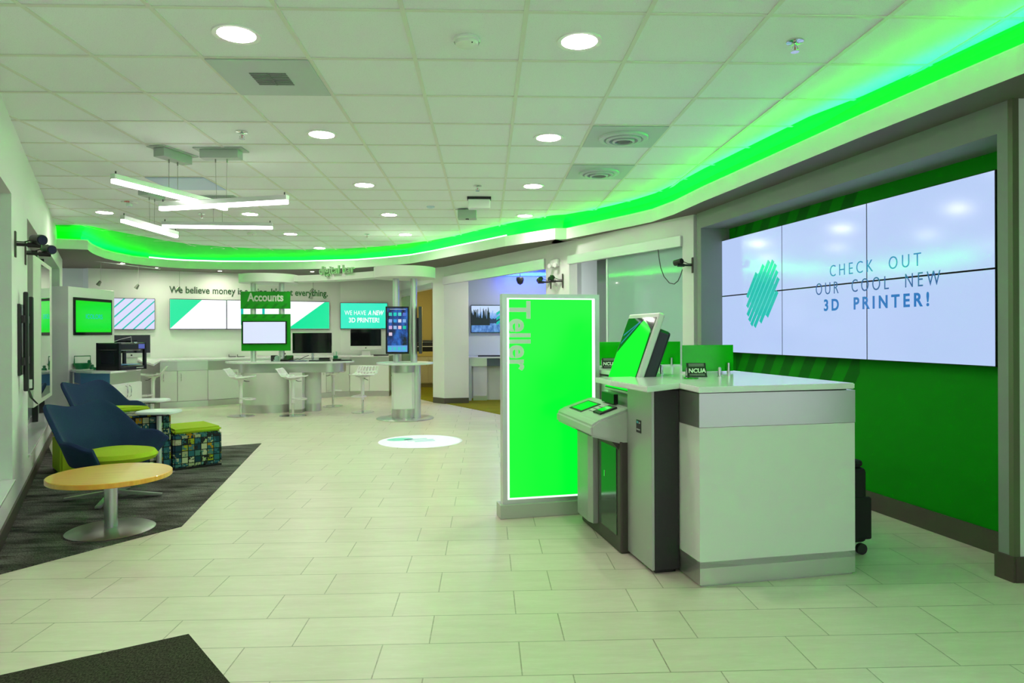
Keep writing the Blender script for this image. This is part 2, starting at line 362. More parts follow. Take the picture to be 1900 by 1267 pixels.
# ceiling: full slab, tile grid as raised bars
struct(MB().box(-14, 6, -4, 21, CZ, CZ+.1).build('ceiling', CEIL))
mb = MB(); Tc = .6096
CXO, CYO = .2033, 3.3837
for i in range(-20, 8):
    x = CXO+i*Tc
    mb.box(x-.012, x+.012, -3.5, 16, CZ-.006, CZ-.0005)
for j in range(-11, 18):
    y = CYO+j*Tc
    mb.box(-13, 5, y-.0115, y+.0115, CZ-.0055, CZ-.0005)
struct(mb.build('trim_3', mat('ceiling_bar', (.78, .77, .70), .6)))
def border(n, FLc, CLc, nm):
    """fascia, lip, underside and the cove face of one run of dropped border"""
    k = len(FLc); nrm = []
    for i in range(k):
        d = (FLc[min(i+1, k-1)]-FLc[max(i-1, 0)]); d.z = 0; d.normalize(); nrm.append(Vector((-d.y, d.x, 0)))   # away from the room
    B1 = [p+nn*.035 for p, nn in zip(FLc, nrm)]
    LW_ = [p+nn*.16 for p, nn in zip(FLc, nrm)]
    # lower edge of the cove face: below the ceiling edge, never in front of the lip
    Z = lambda p, z: (p.x, p.y, z)
    a = MB(); a.grid([[Z(p, ZS) for p in FLc], [Z(p, 2.80) for p in FLc], [Z(p, 2.80) for p in B1], [Z(p, 2.735) for p in B1], [Z(p, 2.735) for p in LW_]])
    struct(a.build('trim_%d' % n, WHITE))
    a = MB(); rows = []
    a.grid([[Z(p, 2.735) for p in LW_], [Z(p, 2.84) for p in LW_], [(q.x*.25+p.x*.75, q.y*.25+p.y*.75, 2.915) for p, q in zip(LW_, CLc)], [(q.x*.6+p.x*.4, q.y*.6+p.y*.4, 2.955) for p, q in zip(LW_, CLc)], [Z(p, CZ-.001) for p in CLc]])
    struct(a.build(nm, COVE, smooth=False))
    return B1, LW_, nrm
B1, LWp, NN = border(4, FL_, CL_, 'wall_cove')
B2, LWq, NN2 = border(5, FR_, CR_, 'wall_cove_right')
def strip(path, nrm, off, wd, z, name, m):
    a = MB(); a.grid([[(p.x+n_.x*off, p.y+n_.y*off, z) for p, n_ in zip(path, nrm)], [(p.x+n_.x*(off+wd), p.y+n_.y*(off+wd), z+.01) for p, n_ in zip(path, nrm)]])
    return a.build(name, m)
tag(strip(FL_[1:], NN[1:], .06, .05, 2.745, 'cove_light_strip', EMG2), 'green light strip in the ceiling cove sweeping along the rear of the room', 'light')
tag(strip(FR_, NN2, .05, .05, 2.745, 'cove_light_strip', EMG), 'green light strip in the ceiling cove above the large screens', 'light')
a = MB(); q = FL_[9:22]; nq = NN[9:22]
a.grid([[(p.x+n_.x*.036, p.y+n_.y*.036, 2.775) for p, n_ in zip(q, nq)], [(p.x+n_.x*.036, p.y+n_.y*.036, 2.828) for p, n_ in zip(q, nq)]])
tag(a.build('cove_edge_light', EMC), 'thin bright line of light along the top edge of the curved rear cornice', 'light')
# end cap of the left run, underside slabs
e_ = FL_[-1]; a = MB(); a.box(0, .34, 0, .03, ZS, 2.80); o = struct(a.build('trim_6', WHITE)); o.location = (e_.x, e_.y, 0); o.rotation_euler = (0, 0, ang(e_, atz(1053, 443.5, ZS)))
def underside(path, nrm, wd, nm):
    a = MB(); a.grid([[(p.x, p.y, ZS) for p in path], [(p.x+n_.x*wd, p.y+n_.y*wd, ZS) for p, n_ in zip(path, nrm)]])
    return struct(a.build(nm, TAUPE))
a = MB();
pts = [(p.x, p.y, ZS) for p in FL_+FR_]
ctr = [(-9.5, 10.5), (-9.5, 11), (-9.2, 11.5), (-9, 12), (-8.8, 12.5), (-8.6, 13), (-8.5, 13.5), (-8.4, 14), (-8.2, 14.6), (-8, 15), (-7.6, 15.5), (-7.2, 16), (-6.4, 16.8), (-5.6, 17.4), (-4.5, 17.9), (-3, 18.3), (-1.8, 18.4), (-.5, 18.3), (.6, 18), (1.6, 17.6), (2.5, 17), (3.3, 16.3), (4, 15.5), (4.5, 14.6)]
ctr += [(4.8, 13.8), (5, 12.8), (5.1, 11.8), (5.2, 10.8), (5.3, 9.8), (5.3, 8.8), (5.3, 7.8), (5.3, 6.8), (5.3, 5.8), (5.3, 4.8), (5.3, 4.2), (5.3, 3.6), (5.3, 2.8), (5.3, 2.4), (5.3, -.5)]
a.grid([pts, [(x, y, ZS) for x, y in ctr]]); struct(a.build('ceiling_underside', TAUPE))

# --- rear text wall, side return, office run
TW0 = atd(164, 600, 13.1); TW1 = atd(313, 600, 13.9); TW2 = atd(632, 600, 15.6); TW3 = atd(745, 600, 15.9)
TW0 = TW1+(TW1-TW2).normalized()*((TW1-atd(164, 600, 13.15)).length)
for p in (TW0, TW1, TW2, TW3): p.z = 0
tx = onp(164, 600, TW1, TW2); tx.z = 0
wall('wall_rear', [tx, TW2], 0, ZS, WHITE, .12)
wall('wall_rear_right', [TW2, TW3], 0, ZS, WHITE, .12)
pl0 = atd(113, 494, 13.3); pl1 = atd(154, 495, 13.3)
pl0 = Vector((pl0.x-1.5, pl0.y-.3, 0)); pl1.z = 0
wall('wall_rear_left', [pl0, pl1, tx], 0, ZS, WHITE2, .1)
# ochre side room behind the opening
wall('wall_ochre', [atd(700, 600, 18.2), atd(860, 600, 18.2)], 0, ZS, YELLOW, .1)
wall('wall_ochre_side', [atd(800, 600, 18.2), Vector((-.95, 14.1, 0))], 0, ZS, YELLOW, .05)
hd0 = TW3.copy(); 
OF0 = atz(803.5, 746.8); OF1 = atz(824.5, 749.2)
od = onp(870, 747, OF1, OF1+Vector((1, .15, 0)))
hl = MB(); h0 = Vector((TW3.x, TW3.y, 0)); a_ = ang(h0, OF0); L_ = (OF0-h0).length
hl.box(0, L_, 0, .1, 2.26, ZS)
o = struct(hl.build('wall_opening_header', WHITE)); o.location = h0; o.rotation_euler = (0, 0, a_)
o = struct(MB().box(0, L_, -.02, 0, 2.26, 2.36).build('trim_7', ALU)); o.location = h0; o.rotation_euler = (0, 0, a_)
# office run: pillar, header, pillar, header, pillar
OQ1 = atd(1056, 480, 9.56); OQ2 = atd(1266, 445, 7.58); OQ3 = atz(1286.6, 398, ZS); OM = atd(1012.5, 490, 10.05)
for p in (OQ1, OQ2, OQ3, OM): p.z = 0
PR = OF1+(OM-OF1).normalized()*.42
wall('wall_pillar', [OF0, OF1], 0, ZS, WHITE, .3)
wall('wall_office_left', [OF1, od], 0, ZS, WHITE, .1)
wall('wall_office_header', [OF1, OM], 2.455, ZS, WHITE, .14)
wall('wall_office_pillar', [OM, OQ1], 0, ZS, WHITE, .14)
wall('wall_glass_header', [OQ1, OQ2], 2.44, ZS, WHITE, .14)
wall('wall_niche_pillar', [OQ2, OQ3], 0, ZS, WHITE, .14)
def trimbox(n, A, B, y0, y1, z0, z1, m):
    o = struct(MB().box(0, (Vector(B)-Vector(A)).length, y0, y1, z0, z1).build('trim_%d' % n, m)); o.location = (A[0], A[1], 0); o.rotation_euler = (0, 0, ang(A, B)); return o
trimbox(8, OF1, OM, -.03, .05, 2.305, 2.455, ALU)
trimbox(9, OQ1, OQ2, -.03, .05, 2.325, 2.44, ALU)
wall('baseboard_pillar', [OF0-Vector((0, .012, 0)), OF1-Vector((0, .012, 0)), od-Vector((0, .012, 0))], 0, .11, BASEB, .01)
# --- screen niche on the right
NA = atz(1607, 942); NB = atz(1853, 1029); NR = ang(NA, NB); nd = (NB-NA).normalized(); nn = Vector((-nd.y, nd.x, 0))  # nn points away from the room
N0 = onp(1354, 600, NA, NB); N0.z = 0
NLEN = 4.9
cA = atz(1853, 1069); cB = atz(1885, 1080)
ndep = (N0-Vector((cA.x, cA.y, 0))).dot(-nn)*-1
ndep = abs((Vector((cA.x, cA.y, 0))-N0).dot(nn))
NF0 = N0-nn*ndep                         # front of the left jamb
o = struct(MB().box(0, NLEN, 0, .1, 0, ZS).build('wall_niche', m_greenwall())); o.location = N0; o.rotation_euler = (0, 0, NR)
o = struct(MB().box(0, NLEN, -.014, 0, 0, .14).build('baseboard_niche', BASEB)); o.location = N0; o.rotation_euler = (0, 0, NR)
zn = onp(1297.5, 424, NF0, NF0+nd).z
colx = local(N0, NR, cA)[0]
mb = MB(); mb.box(-.09, 0, -ndep, .1, 0, ZS); mb.box(0, colx, -ndep, 0, zn, ZS)
o = struct(mb.build('wall_niche_portal', GREYW)); o.location = N0; o.rotation_euler = (0, 0, NR)
cw = local(N0, NR, cB)[0]-colx
mb = MB(); mb.box(colx, colx+cw, -ndep, .1, 0, ZS)
o = struct(mb.build('wall_niche_column', GREYW)); o.location = N0; o.rotation_euler = (0, 0, NR)
c2 = N0+nd*(colx+cw)-nn*ndep
struct(MB().box(c2.x-.005, c2.x+.03, c2.y-.005, c2.y+.1, 0, ZS).build('trim_10', mat('olive_edge', (.13, .15, .08), .5)))
struct(MB().box(c2.x+.03, c2.x+1.2, c2.y, c2.y+.1, 0, ZS).build('wall_right', WHITE))
mb = MB(); mb.prism([c2-Vector((.0, .014, 0)), c2+Vector((1.2, -.014, 0)), c2+Vector((1.2, 0, 0)), c2], 0, .14)
struct(mb.build('baseboard_right', BASEB))
o = struct(MB().box(colx-.014, colx+cw+.01, -ndep-.014, -ndep, 0, .14).build('baseboard_column', BASEB)); o.location = N0; o.rotation_euler = (0, 0, NR)
# --- rooms behind the glazing
wall('wall_office_back', [Vector((-.75, 14.35, 0)), Vector((3.2, 14.35, 0))], 0, CZ, WHITE2, .1)
wall('wall_office_side', [Vector((3.2, 14.35, 0)), OM+Vector((.5, .5, 0))], 0, CZ, WHITE2, .1)
wall('wall_booth_back', [Vector((1.5, 11.6, 0)), Vector((4.6, 10.2, 0)), Vector((3.6, 7.6, 0))], 0, CZ, WHITE2, .1)
o = MB(); o.prism([OF1+Vector((-.02, .1, 0)), atz(930, 769.5)+Vector((0, .0, 0)), OM+Vector((.1, .12, 0)), (3.1, 14.3), (-.7, 14.3)], 0, .006); struct(o.build('floor_office_carpet', OLIVE))
o = MB(); o.prism([atd(742, 745, 15.2).to_2d(), OF0.to_2d()+Vector((.0, .05)), (-.2, 18), (-4, 18)], 0, .006); struct(o.build('floor_ochre_carpet', OLIVE))
# --- grey lounge carpet and entrance mat (laid into the floor)
s0 = Vector((LA.x, LA.y, 0)); dl = Vector((math.cos(LR), math.sin(LR), 0))
cp = [atz(337, 977), atz(485, 823), atz(420, 829)]
pL = onp(97, 845, LA, LB)
nl_ = Vector((math.sin(LR), -math.cos(LR), 0))*.016
far_ = s0+dl*ls(88, 828)+nl_; near_ = s0-dl*.52+nl_
edge = cp[0]+(atz(0, 1066)-cp[0])*1.72
o = MB(); o.prism([cp[0], cp[1], (atz(100, 853)+Vector((0, 0, 0))).to_2d(), far_, near_, edge], 0, .006); tag(o.build('carpet', CARPET), 'grey streaked carpet inset in the tile under the lounge chairs', 'carpet')
o = MB(); m0, m1, m2 = atz(350, 1179), atz(424, 1267), atz(0, 1256); e1_ = m0+(m1-m0)*3; e2_ = m0+(m2-m0)*1.25
o.prism([m0, e1_, e1_+(e2_-m0), e2_], 0, .008); tag(o.build('entrance_mat', MAT), 'dark brown entrance mat cut off by the lower left corner of the picture', 'mat')

# ================================================================== CEILING FITTINGS
def downlight(label):
    t = thing('downlight', label, 'light', group='round ceiling downlights')
    MB().lathe([(.098, 0), (.098, -.006), (.122, -.008), (.125, 0)]).build('trim_ring', WPLAS, t, True)
    MB().lathe([(0, -.003), (.098, -.003)]).build('diffuser', EMW, t)
    return t
DL = [(439, 63, 'round downlight in the ceiling just in front of the grey air grille'), (1075, 76, 'round downlight in the ceiling between smoke detector and nearest sprinkler'), (597, 249, 'round downlight in the ceiling to the right of the pendant canopies'),
      (1018, 255, 'round downlight in the ceiling beside the nearer round air diffuser'), (676, 343, 'round downlight in the ceiling right of the crossed bar pendants'), (989, 345, 'round downlight in the ceiling left of the farther round air diffuser'),
      (722, 398, 'round downlight behind the one right of the bar pendants'), (974, 400, 'round downlight nearest the step in the green cove'), (194, 394, 'round downlight by the red-lettered ceiling alarm'),
      (464, 397, 'round downlight just behind the right end of the crossed bar pendants'), (539, 434, 'round downlight right of the rearmost bar pendant'), (752, 435, 'round downlight in front of the round digital bar canopy'),
      (404, 460, 'round downlight close to the green cove, left of the Accounts canopy'), (593, 460, 'round downlight close to the green cove above the digital bar lettering')]
d0 = None
for px, py, lb in DL:
    o = downlight(lb) if d0 is None else copy_tree(d0)
    d0 = d0 or o
    o.location = atz(px, py, CZ); o['label'] = lb
for x, y in ((-2.6, 1.0), (-.4, .5), (-2.4, -1.8), (.2, -2.0)):     # unseen downlights added to brighten the near floor and counter
    o = copy_tree(d0); o.location = (x, y, CZ); o['label'] = 'unseen round downlight added to brighten the near end of the room'

def sprinkler(label):
    t = thing('sprinkler', label, 'sprinkler', group='ceiling sprinklers')
    MB().lathe([(.012, 0), (.035, -.001), (.036, -.006), (.014, -.009), (.012, 0)], seg=20).build('escutcheon', CHROME, t, True)
    b = MB().cyl((0, 0, -.005), (0, 0, -.024), .007); b.tube([(-.007, 0, -.022), (-.014, 0, -.034), (-.004, 0, -.046)], .0022); b.tube([(.007, 0, -.022), (.014, 0, -.034), (.004, 0, -.046)], .0022)
    b.build('sprinkler_body', CHROME, t, True)
    MB().cyl((0, 0, -.046), (0, 0, -.049), .018, seg=16).build('deflector', CHROME, t)
    MB().cyl((0, 0, -.024), (0, 0, -.044), .0025, seg=8).build('bulb', mat('red_bulb', (.5, .02, .02), .2), t)
    return t
q0 = None
for px, py, lb in [(1475, 76, 'chrome sprinkler head in the ceiling nearest the large screens'), (449, 244, 'chrome sprinkler head in the ceiling in front of the pendant canopies'), (886, 344, 'chrome sprinkler head in front of the white boxes on the ceiling'),
                   (374, 396, 'chrome sprinkler head just behind the crossed bar pendants'), (681, 434, 'chrome sprinkler head in front of the digital bar lettering, far down the ceiling')]:
    o = sprinkler(lb) if q0 is None else copy_tree(q0); q0 = q0 or o
    o.location = atz(px, py, CZ); o['label'] = lb; o.scale = (1.25, 1.25, 1.25)
# smoke detectors
def smoke(label):
    t = thing('smoke_detector', label, 'smoke detector', group='smoke detectors')
    MB().lathe([(0, 0), (.07, 0), (.074, -.014), (.068, -.022)], seg=32).build('base', WPLAS, t, True)
    MB().lathe([(.066, -.020), (.060, -.034), (.035, -.043), (0, -.045)], seg=32).build('dome', WPLAS, t, True)
    MB().ball((.03, -.045, -.037), .004, sub=6).build('indicator', BLACK, t)
    return t
a = smoke('round white smoke detector on the near ceiling left of a downlight'); a.location = atz(866, 72, CZ)
b = copy_tree(a); b['label'] = 'round white smoke detector far back behind the bar pendants'; b.location = atz(467, 432, CZ)
# ceiling air devices (each fills one tile of the grid)
def tile_xy(px, py):
    p = atz(px, py, CZ); i = math.floor((p.x-CXO)/Tc); j = math.floor((p.y-CYO)/Tc)
    return (CXO+(i+.5)*Tc, CYO+(j+.5)*Tc)
VENT = mat('vent_enamel', (.52, .58, .58), .5); VENTD = mat('vent_throat', (.15, .17, .17), .7)
x, y = tile_xy(505, 140); t = thing('air_grille', 'flat grey perforated return air grille set in the ceiling near the front', 'vent', (x, y, CZ))
MB().box(-.295, .295, -.295, .295, -.012, -.007).build('face_plate', VENT, t)
b = MB()
for k in range(-3, 4): b.box(-.11, .11, k*.03-.009, k*.03+.009, -.0145, -.0115)
b.box(-.006, .006, -.1, .1, -.016, -.0115); b.build('perforated_core', VENTD, t)
d1 = None
for px, py, lb in ((1145, 252, 'round air diffuser in a blue-grey ceiling tile, nearer of the two'), (1105, 319, 'round air diffuser in a blue-grey ceiling tile, farther of the two')):
    x, y = tile_xy(px, py)
    if d1 is None:
        d1 = t = thing('air_diffuser', lb, 'vent', (x, y, CZ), group='round air diffusers')
        MB().box(-.295, .295, -.295, .295, -.012, -.007).build('face_plate', VENT, t)
        for r_, zz in ((.20, -.03), (.145, -.040), (.09, -.05)):
            MB().lathe([(r_, -.012), (r_*.98, zz), (r_*.80, zz-.004), (r_*.72, -.014)], seg=36).build('cone_ring', VENT, t, True)
        MB().lathe([(.06, -.012), (.05, -.05), (0, -.052)], seg=24).build('centre_cone', VENTD, t, True)
    else:
        t = copy_tree(d1); t['label'] = lb; t.location = (x, y, CZ)
x, y = tile_xy(350, 338); t = thing('flat_air_diffuser', 'flat pale blue air panel in the ceiling behind the pendant canopies', 'vent', (x, y, CZ))
MB().box(-.295, .295, -.295, .295, -.014, -.007, .003).build('face_plate', mat('blue_vent_enamel', (.50, .60, .80), .5), t)
MB().box(-.27, .27, -.27, .27, -.0155, -.0135).build('diffuser_sheet', mat('blue_vent_sheet', (.55, .64, .82), .6), t)
# ceiling alarm, projector boxes, small sensor
t = thing('alarm_strobe', 'white ceiling fire alarm with red lettering left of the bar pendants', 'alarm', atz(240, 374, CZ))
MB().box(-.075, .075, -.055, .055, -.02, 0, .006).build('base', WPLAS, t); MB().box(-.03, .03, -.03, .03, -.06, -.02, .012).build('strobe_lens', mat('strobe_lens', (.75, .85, .8), .1), t)
text('lettering', 'FIRE', .034, mat('red_print', (.6, .03, .02), .5), t, (0, -.056, -.018), (PI/2, 0, 0), .002, .001, 'CENTER')
t = thing('projector', 'grey box projector hanging under the ceiling nearest the green cove', 'projector', atz(867, 388, CZ))
MB().box(-.12, .12, -.08, .08, -.13, -.015, .008).build('housing', mat('projector_grey', (.42, .48, .44), .5), t); MB().cyl((0, 0, -.015), (0, 0, 0), .03).build('mount', WPLAS, t)
MB().cyl((.0, -.03, -.13), (0, -.03, -.14), .022).build('lens', BLACKG, t)
PROJ = t.location.copy()
t = thing('ceiling_box', 'white box with a shadow gap painted black on top under the ceiling behind a sprinkler', 'ceiling box', atz(889, 366, CZ))
MB().box(-.13, .13, -.06, .06, -.14, -.03, .01).build('housing', WPLAS, t); MB().box(-.14, .14, -.05, .05, -.03, 0).build('mount', BLACK, t)  # black top piece paints in the shadow between box and ceiling
t = thing('ceiling_sensor', 'small pale blue sensor disc on the ceiling left of the hanging boxes', 'sensor', atz(799, 383, CZ))
MB().lathe([(0, 0), (.05, 0), (.05, -.012), (.03, -.022), (0, -.024)], seg=24).build('sensor_body', mat('blue_white_plastic', (.6, .72, .85), .4), t, True)
# bar pendants
def pendant(label, can, ends, cabs, z, cyaw):
    e0 = atz(*ends[0], z); e1 = atz(*ends[1], z); mid = (e0+e1)/2; rz = ang(e0, e1); L = (e1-e0).length
    t = thing('bar_pendant', label, 'pendant light', (mid.x, mid.y, z), rz, 'bar pendants over the lounge')
    MB().box(-L/2, L/2, -.024, .024, .018, .060, .003).build('housing', ALU, t)
    MB().box(-L/2+.004, L/2-.004, -.022, .022, -.014, .019, .004).build('diffuser', EMBAR, t)
    b = MB().cyl((-L/2+.03, 0, .058), (-L/2+.03, 0, .085), .006); b.build('end_stud', DARKM, t)
    MB().cyl((L/2-.03, 0, .058), (L/2-.03, 0, .085), .006).build('end_stud', DARKM, t)
    cp_ = onp(can[0], 400, e0, e1); lx, ly = local((mid.x, mid.y), rz, cp_); dz = CZ-z
    r_ = Matrix.Rotation(cyaw-rz, 4, 'Z')
    b = MB().box(-.21, .21, -.085, .085, -.012, 0, .002); b.box(-.165, .165, -.055, .055, -.085, -.012, .004)
    b.move(Matrix.Translation((lx, ly, dz)) @ r_); b.build('canopy', mat('pendant_grey', (.47, .52, .49), .5, .2), t)
    for s_ in (-.05, .05):
        v = Matrix.Translation((lx, ly, dz)) @ r_ @ Vector((s_, 0, -.085))
        b = MB().cyl(v, v-Vector((0, 0, .03)), .006, seg=10); b.tube([v, (v.x, 0, .058)], .0018, 6); b.build('cable', mat('pendant_cable', (.30, .31, .28), .5), t)
    return t
pendant('long glowing bar pendant, leftmost and nearest, crossing behind its neighbour', (322, 277), ((208.7, 336), (420, 388)), None, 2.575, 1.25)
pendant('long glowing bar pendant crossing in front of the leftmost bar', (411, 281), ((297, 388), (534, 375)), None, 2.48, -.05)
pendant('long glowing bar pendant slanting at far left above the cove', (282, 353), ((227, 410), (328, 439)), None, 2.533, 1.45)
pendant('long glowing bar pendant, rearmost and level', (404, 364), ((301, 420.5), (506, 423)), None, 2.61, .03)

sd0 = None  # two soffit lights are seen; the others are added to brighten the rear wall
for px, py, lb in ((279, 494.5, 'small recessed light in the dark soffit above the striped display'), (400, 500.6, 'small recessed light added to the dark soffit above the triple screen, left of the Accounts canopy'), (574, 502, 'small recessed light in the dark soffit behind the digital bar lettering'), (700, 496.5, 'small recessed light added to the dark soffit above the mint screen'), (215, 486, 'small recessed light added to the dark soffit above the screen tower')):
    p = atz(px, py, ZS)
    if sd0 is None:
        sd0 = t = thing('recessed_light', lb, 'light', group='small recessed soffit lights')
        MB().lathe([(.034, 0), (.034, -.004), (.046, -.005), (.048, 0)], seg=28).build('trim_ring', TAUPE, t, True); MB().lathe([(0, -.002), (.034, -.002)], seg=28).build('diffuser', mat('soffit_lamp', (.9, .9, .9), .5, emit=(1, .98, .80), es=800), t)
    else: t = copy_tree(sd0); t['label'] = lb
    t.location = p+Vector((0, .22, -.001))

# ================================================================== VIDEO WALL
vw = thing('video_wall', 'large wall of six lit display panels on the green niche wall', 'screen wall', (N0.x, N0.y, 0), NR)
zb = onp(1500, 661, N0, N0+nd).z; zt = onp(1500, 409.5, N0, N0+nd).z
x3 = [local(N0, NR, onp(px, 600, NA, NB))[0] for px in (1356, 1467, 1627)]
pw = x3[2]-x3[1]; X0 = x3[1]-pw; ph = (zt-zb)/2
GAP = .006
for i in range(3):
    for j in range(2):
        a_, z_ = X0+i*pw, zb+j*ph
        p = MB().box(a_+.001, a_+pw-.001, -.085, -.004, z_+.001, z_+ph-.001, .003).build('display_panel', BLACK, vw)
        MB().box(a_+GAP, a_+pw-GAP, -.0875, -.0845, z_+GAP, z_+ph-GAP).build('screen', SWHITE, p)
yy = -.0885
_pe = onp(1414, 545, N0-nn*.088, N0-nn*.088+nd); cxm, czm = local(N0, NR, _pe)[0], _pe.z
def stripes(name, cx, cz, R, m, parent, y):
    b = MB(); n = 8; dirv = Vector((.60, .80)); per = Vector((.80, -.60)); lens = [(-.55, .35), (-.8, .75), (-1.0, 1.0), (-1.08, 1.12), (-1.12, 1.1), (-1.05, .98), (-.75, .85), (-.4, .5)]
    for k in range(n):
        o_ = (k-3.5)*R*.205; w_ = R*.082; a0, a1 = [l*R*1.15 for l in lens[k]]
        pts = []
        for (tt, ss) in ((a0, -1), (a0, 1), (a1, 1), (a1, -1)):
            v = dirv*tt+per*(o_+ss*w_); pts.append((cx+v.x, cz+v.y))
        b.prism_xz(pts, y, y-.0015)
    return b.build(name, m, parent)
STEAL2 = scr('screen_teal_soft', (.02, .62, .56), 1.0)
MB().prism_xz([(cxm+.215*math.cos(k*PI/24), czm+.215*math.sin(k*PI/24)) for k in range(48)], yy+.0008, yy).build('round_emblem', scr('screen_pale_teal', (.12, .68, .64), 1.0), vw)
stripes('striped_emblem', cxm, czm, .275, STEAL, vw, yy-.0002)
def tline(s, px0, px1, pyb, size, m, bold, sp):
    a_ = local(N0, NR, onp(px0, pyb[0], N0-nn*.088, N0-nn*.088+nd)); b_ = local(N0, NR, onp(px1, pyb[1], N0-nn*.088, N0-nn*.088+nd))
    z_ = (onp(px0, pyb[0], N0-nn*.088, N0-nn*.088+nd).z+onp(px1, pyb[1], N0-nn*.088, N0-nn*.088+nd).z)/2
    text('lettering', s, size, m, vw, (a_[0], yy, z_), (PI/2, 0, 0), .002, bold, 'LEFT', sp, 0, b_[0]-a_[0])
tline('CHECK  OUT', 1540, 1709, (513, 493), .135, SBLUE2, -.0012, 1.5)
tline('OUR  COOL  NEW', 1514, 1745, (548, 528), .145, SBLUE, -.0012, 1.5)
tline('3D  PRINTER!', 1529, 1724, (577, 566), .130, SBLUE2, .0035, 1.5)

# ================================================================== TELLER COUNTER
K0 = atz(1299, 1090); K1 = atz(1587, 1065); KR = ang(K0, K1); K0.z = 0
def kl(px, py, z): return Vector((*local(K0, KR, atz(px, py, z)), z))
KW = (K1-K0).length; ZT = 1.09
def ktrans(x, y, z=0):
    c, s = math.cos(KR), math.sin(KR); return Vector((K0.x+x*c-y*s, K0.y+x*s+y*c, z))
t = thing('teller_counter', 'long white teller counter with steel bands, nearest end of the teller line', 'counter', K0, KR)
CD = .42
MB().box(.012, KW-.012, .012, 2.9, .0, .10).build('kick_plate', STEEL, t)
MB().box(0, KW, 0, 2.9, .10, .86).build('front_panel', LAM, t)
b = MB().box(.0, KW, .0, 2.9, .012, .135); b.build('steel_plinth', STEEL, t)
MB().box(-.002, KW+.002, -.002, 2.9, .862, 1.045).build('steel_band', STEEL, t)
MB().box(.03, KW-.03, .03, 2.9, 1.045, 1.06).build('shadow_gap', BLACK, t)
T0 = kl(1134, 706, ZT); T1 = kl(1201, 717, ZT); T2 = kl(1261, 710.5, ZT); T3 = kl(1297, 718, ZT); T4 = kl(1585.5, 710.5, ZT)
S1 = [(T0.x, T0.y), (T1.x, T1.y), (T2.x, T2.y), (T3.x, T3.y), (T4.x, T4.y), (T4.x, 2.95), (.0, 2.95), (.0, 1.62), (.02, 1.40), (.02, T0.y+.32), (T0.x, T0.y+.3)]
MB().prism(S1, ZT-.032, ZT, .004).build('worktop', SOLID, t)
# tall machine cabinet set against the counter
g0, g1, g2 = kl(1158, 1028, 0), kl(1210, 1066, 0), kl(1258, 1060, 0)
t = thing('cash_cabinet', 'tall grey cabinet with black side built in under the worktop tip', 'cabinet', ktrans(g1.x, g1.y), KR)
w_ = .20; l_ = g0.y-g1.y
MB().box(.018, -g1.x-.004, 0, l_, 0.02, 1.045, .003).build('body', DARKM, t)
MB().box(0, .018, 0, l_, .02, 1.05, .004).build('door', SILVER, t)
MB().box(.03, -g1.x-.02, .02, l_-.02, 0, .02).build('foot', BLACK, t)
lab = MB().box(-.003, 0, .5*l_-.035, .5*l_+.035, .78, .855).build('rating_label', BLACK, t)
MB().box(-.0045, -.003, .5*l_+.0, .5*l_+.028, .835, .848).build('print', mat('label_teal', (.05, .4, .4), .4), lab)
MB().box(-.0045, -.003, .5*l_-.028, .5*l_-.008, .835, .845).build('print', mat('label_grey', (.4, .42, .4), .4), lab)
MB().box(-.0045, -.003, .5*l_-.025, .5*l_+.025, .795, .803).build('print', MATS['label_grey'], lab)
# interactive teller machine (faces -x in the counter frame)
k0, k1 = kl(1077, 965, 0), kl(1155, 1028, 0)
IX = (k0.x+k1.x)/2
t = thing('teller_machine', 'grey video teller machine with keypad shelf and tilted green touch screen', 'teller machine', ktrans(IX, k1.y), KR)
ML = k0.y-k1.y
b = MB().box(0, .40, 0, ML, 0, .70, .012); b.build('pedestal', BRONZE, t)
b = MB().prism([(-.035, ML*.54), (-.052, ML*.62), (-.052, ML*.92), (-.025, ML*.99), (.002, ML*.99), (.002, ML*.54)], .075, .70, .004); b.build('cabinet_door', SILVER, t)
MB().box(-.006, .002, .06, ML*.5, .10, .66, .003).build('side_panel', mat('dark_gloss_panel', (.03, .06, .035), .12), t)
MB().box(-.009, -.005, .27, .282, .43, .47).build('lock', CHROME, t)
sh = MB().prism_yz([(-.19, .735), (-.19, .80), (-.15, .83), (.06, .90), (.10, .90), (.10, .68), (.02, .68)], 0, ML, .012)
sh.move(Matrix(((0, 1, 0, 0), (1, 0, 0, 0), (0, 0, 1, 0), (0, 0, 0, 1)))); bmesh.ops.reverse_faces(sh.bm, faces=sh.bm.faces)
sf = sh.build('keypad_shelf', mat('shelf_grey', (.52, .56, .50), .4, .2), t)
def on_shelf(name, u0, u1, y0, y1, h, m, par):
    A_ = Vector((-.15, 0, .83)); B_ = Vector((.06, 0, .90)); d = B_-A_; n_ = Vector((-d.z, 0, d.x)).normalized()
    b = MB(); P = [A_+d*u0+Vector((0, y0, 0)), A_+d*u1+Vector((0, y0, 0)), A_+d*u1+Vector((0, y1, 0)), A_+d*u0+Vector((0, y1, 0))]
    b.grid([[P[0]-n_*.002, P[1]-n_*.002], [P[0]+n_*h, P[1]+n_*h], [P[3]+n_*h, P[2]+n_*h], [P[3]-n_*.002, P[2]-n_*.002]])
    b.bm.faces.ensure_lookup_table(); bmesh.ops.holes_fill(b.bm, edges=b.bm.edges, sides=4); bmesh.ops.recalc_face_normals(b.bm, faces=b.bm.faces)
    return b.build(name, m, par)
on_shelf('signature_pad', .12, .80, ML*.52, ML*.86, .004, DARKM, sf); on_shelf('pad_screen', .18, .74, ML*.56, ML*.82, .006, SGREEN2, sf)
on_shelf('card_reader', .30, .85, ML*.16, ML*.33, .012, DARKM, sf); on_shelf('reader_light', .42, .74, ML*.19, ML*.30, .0145, SGREEN2, sf)
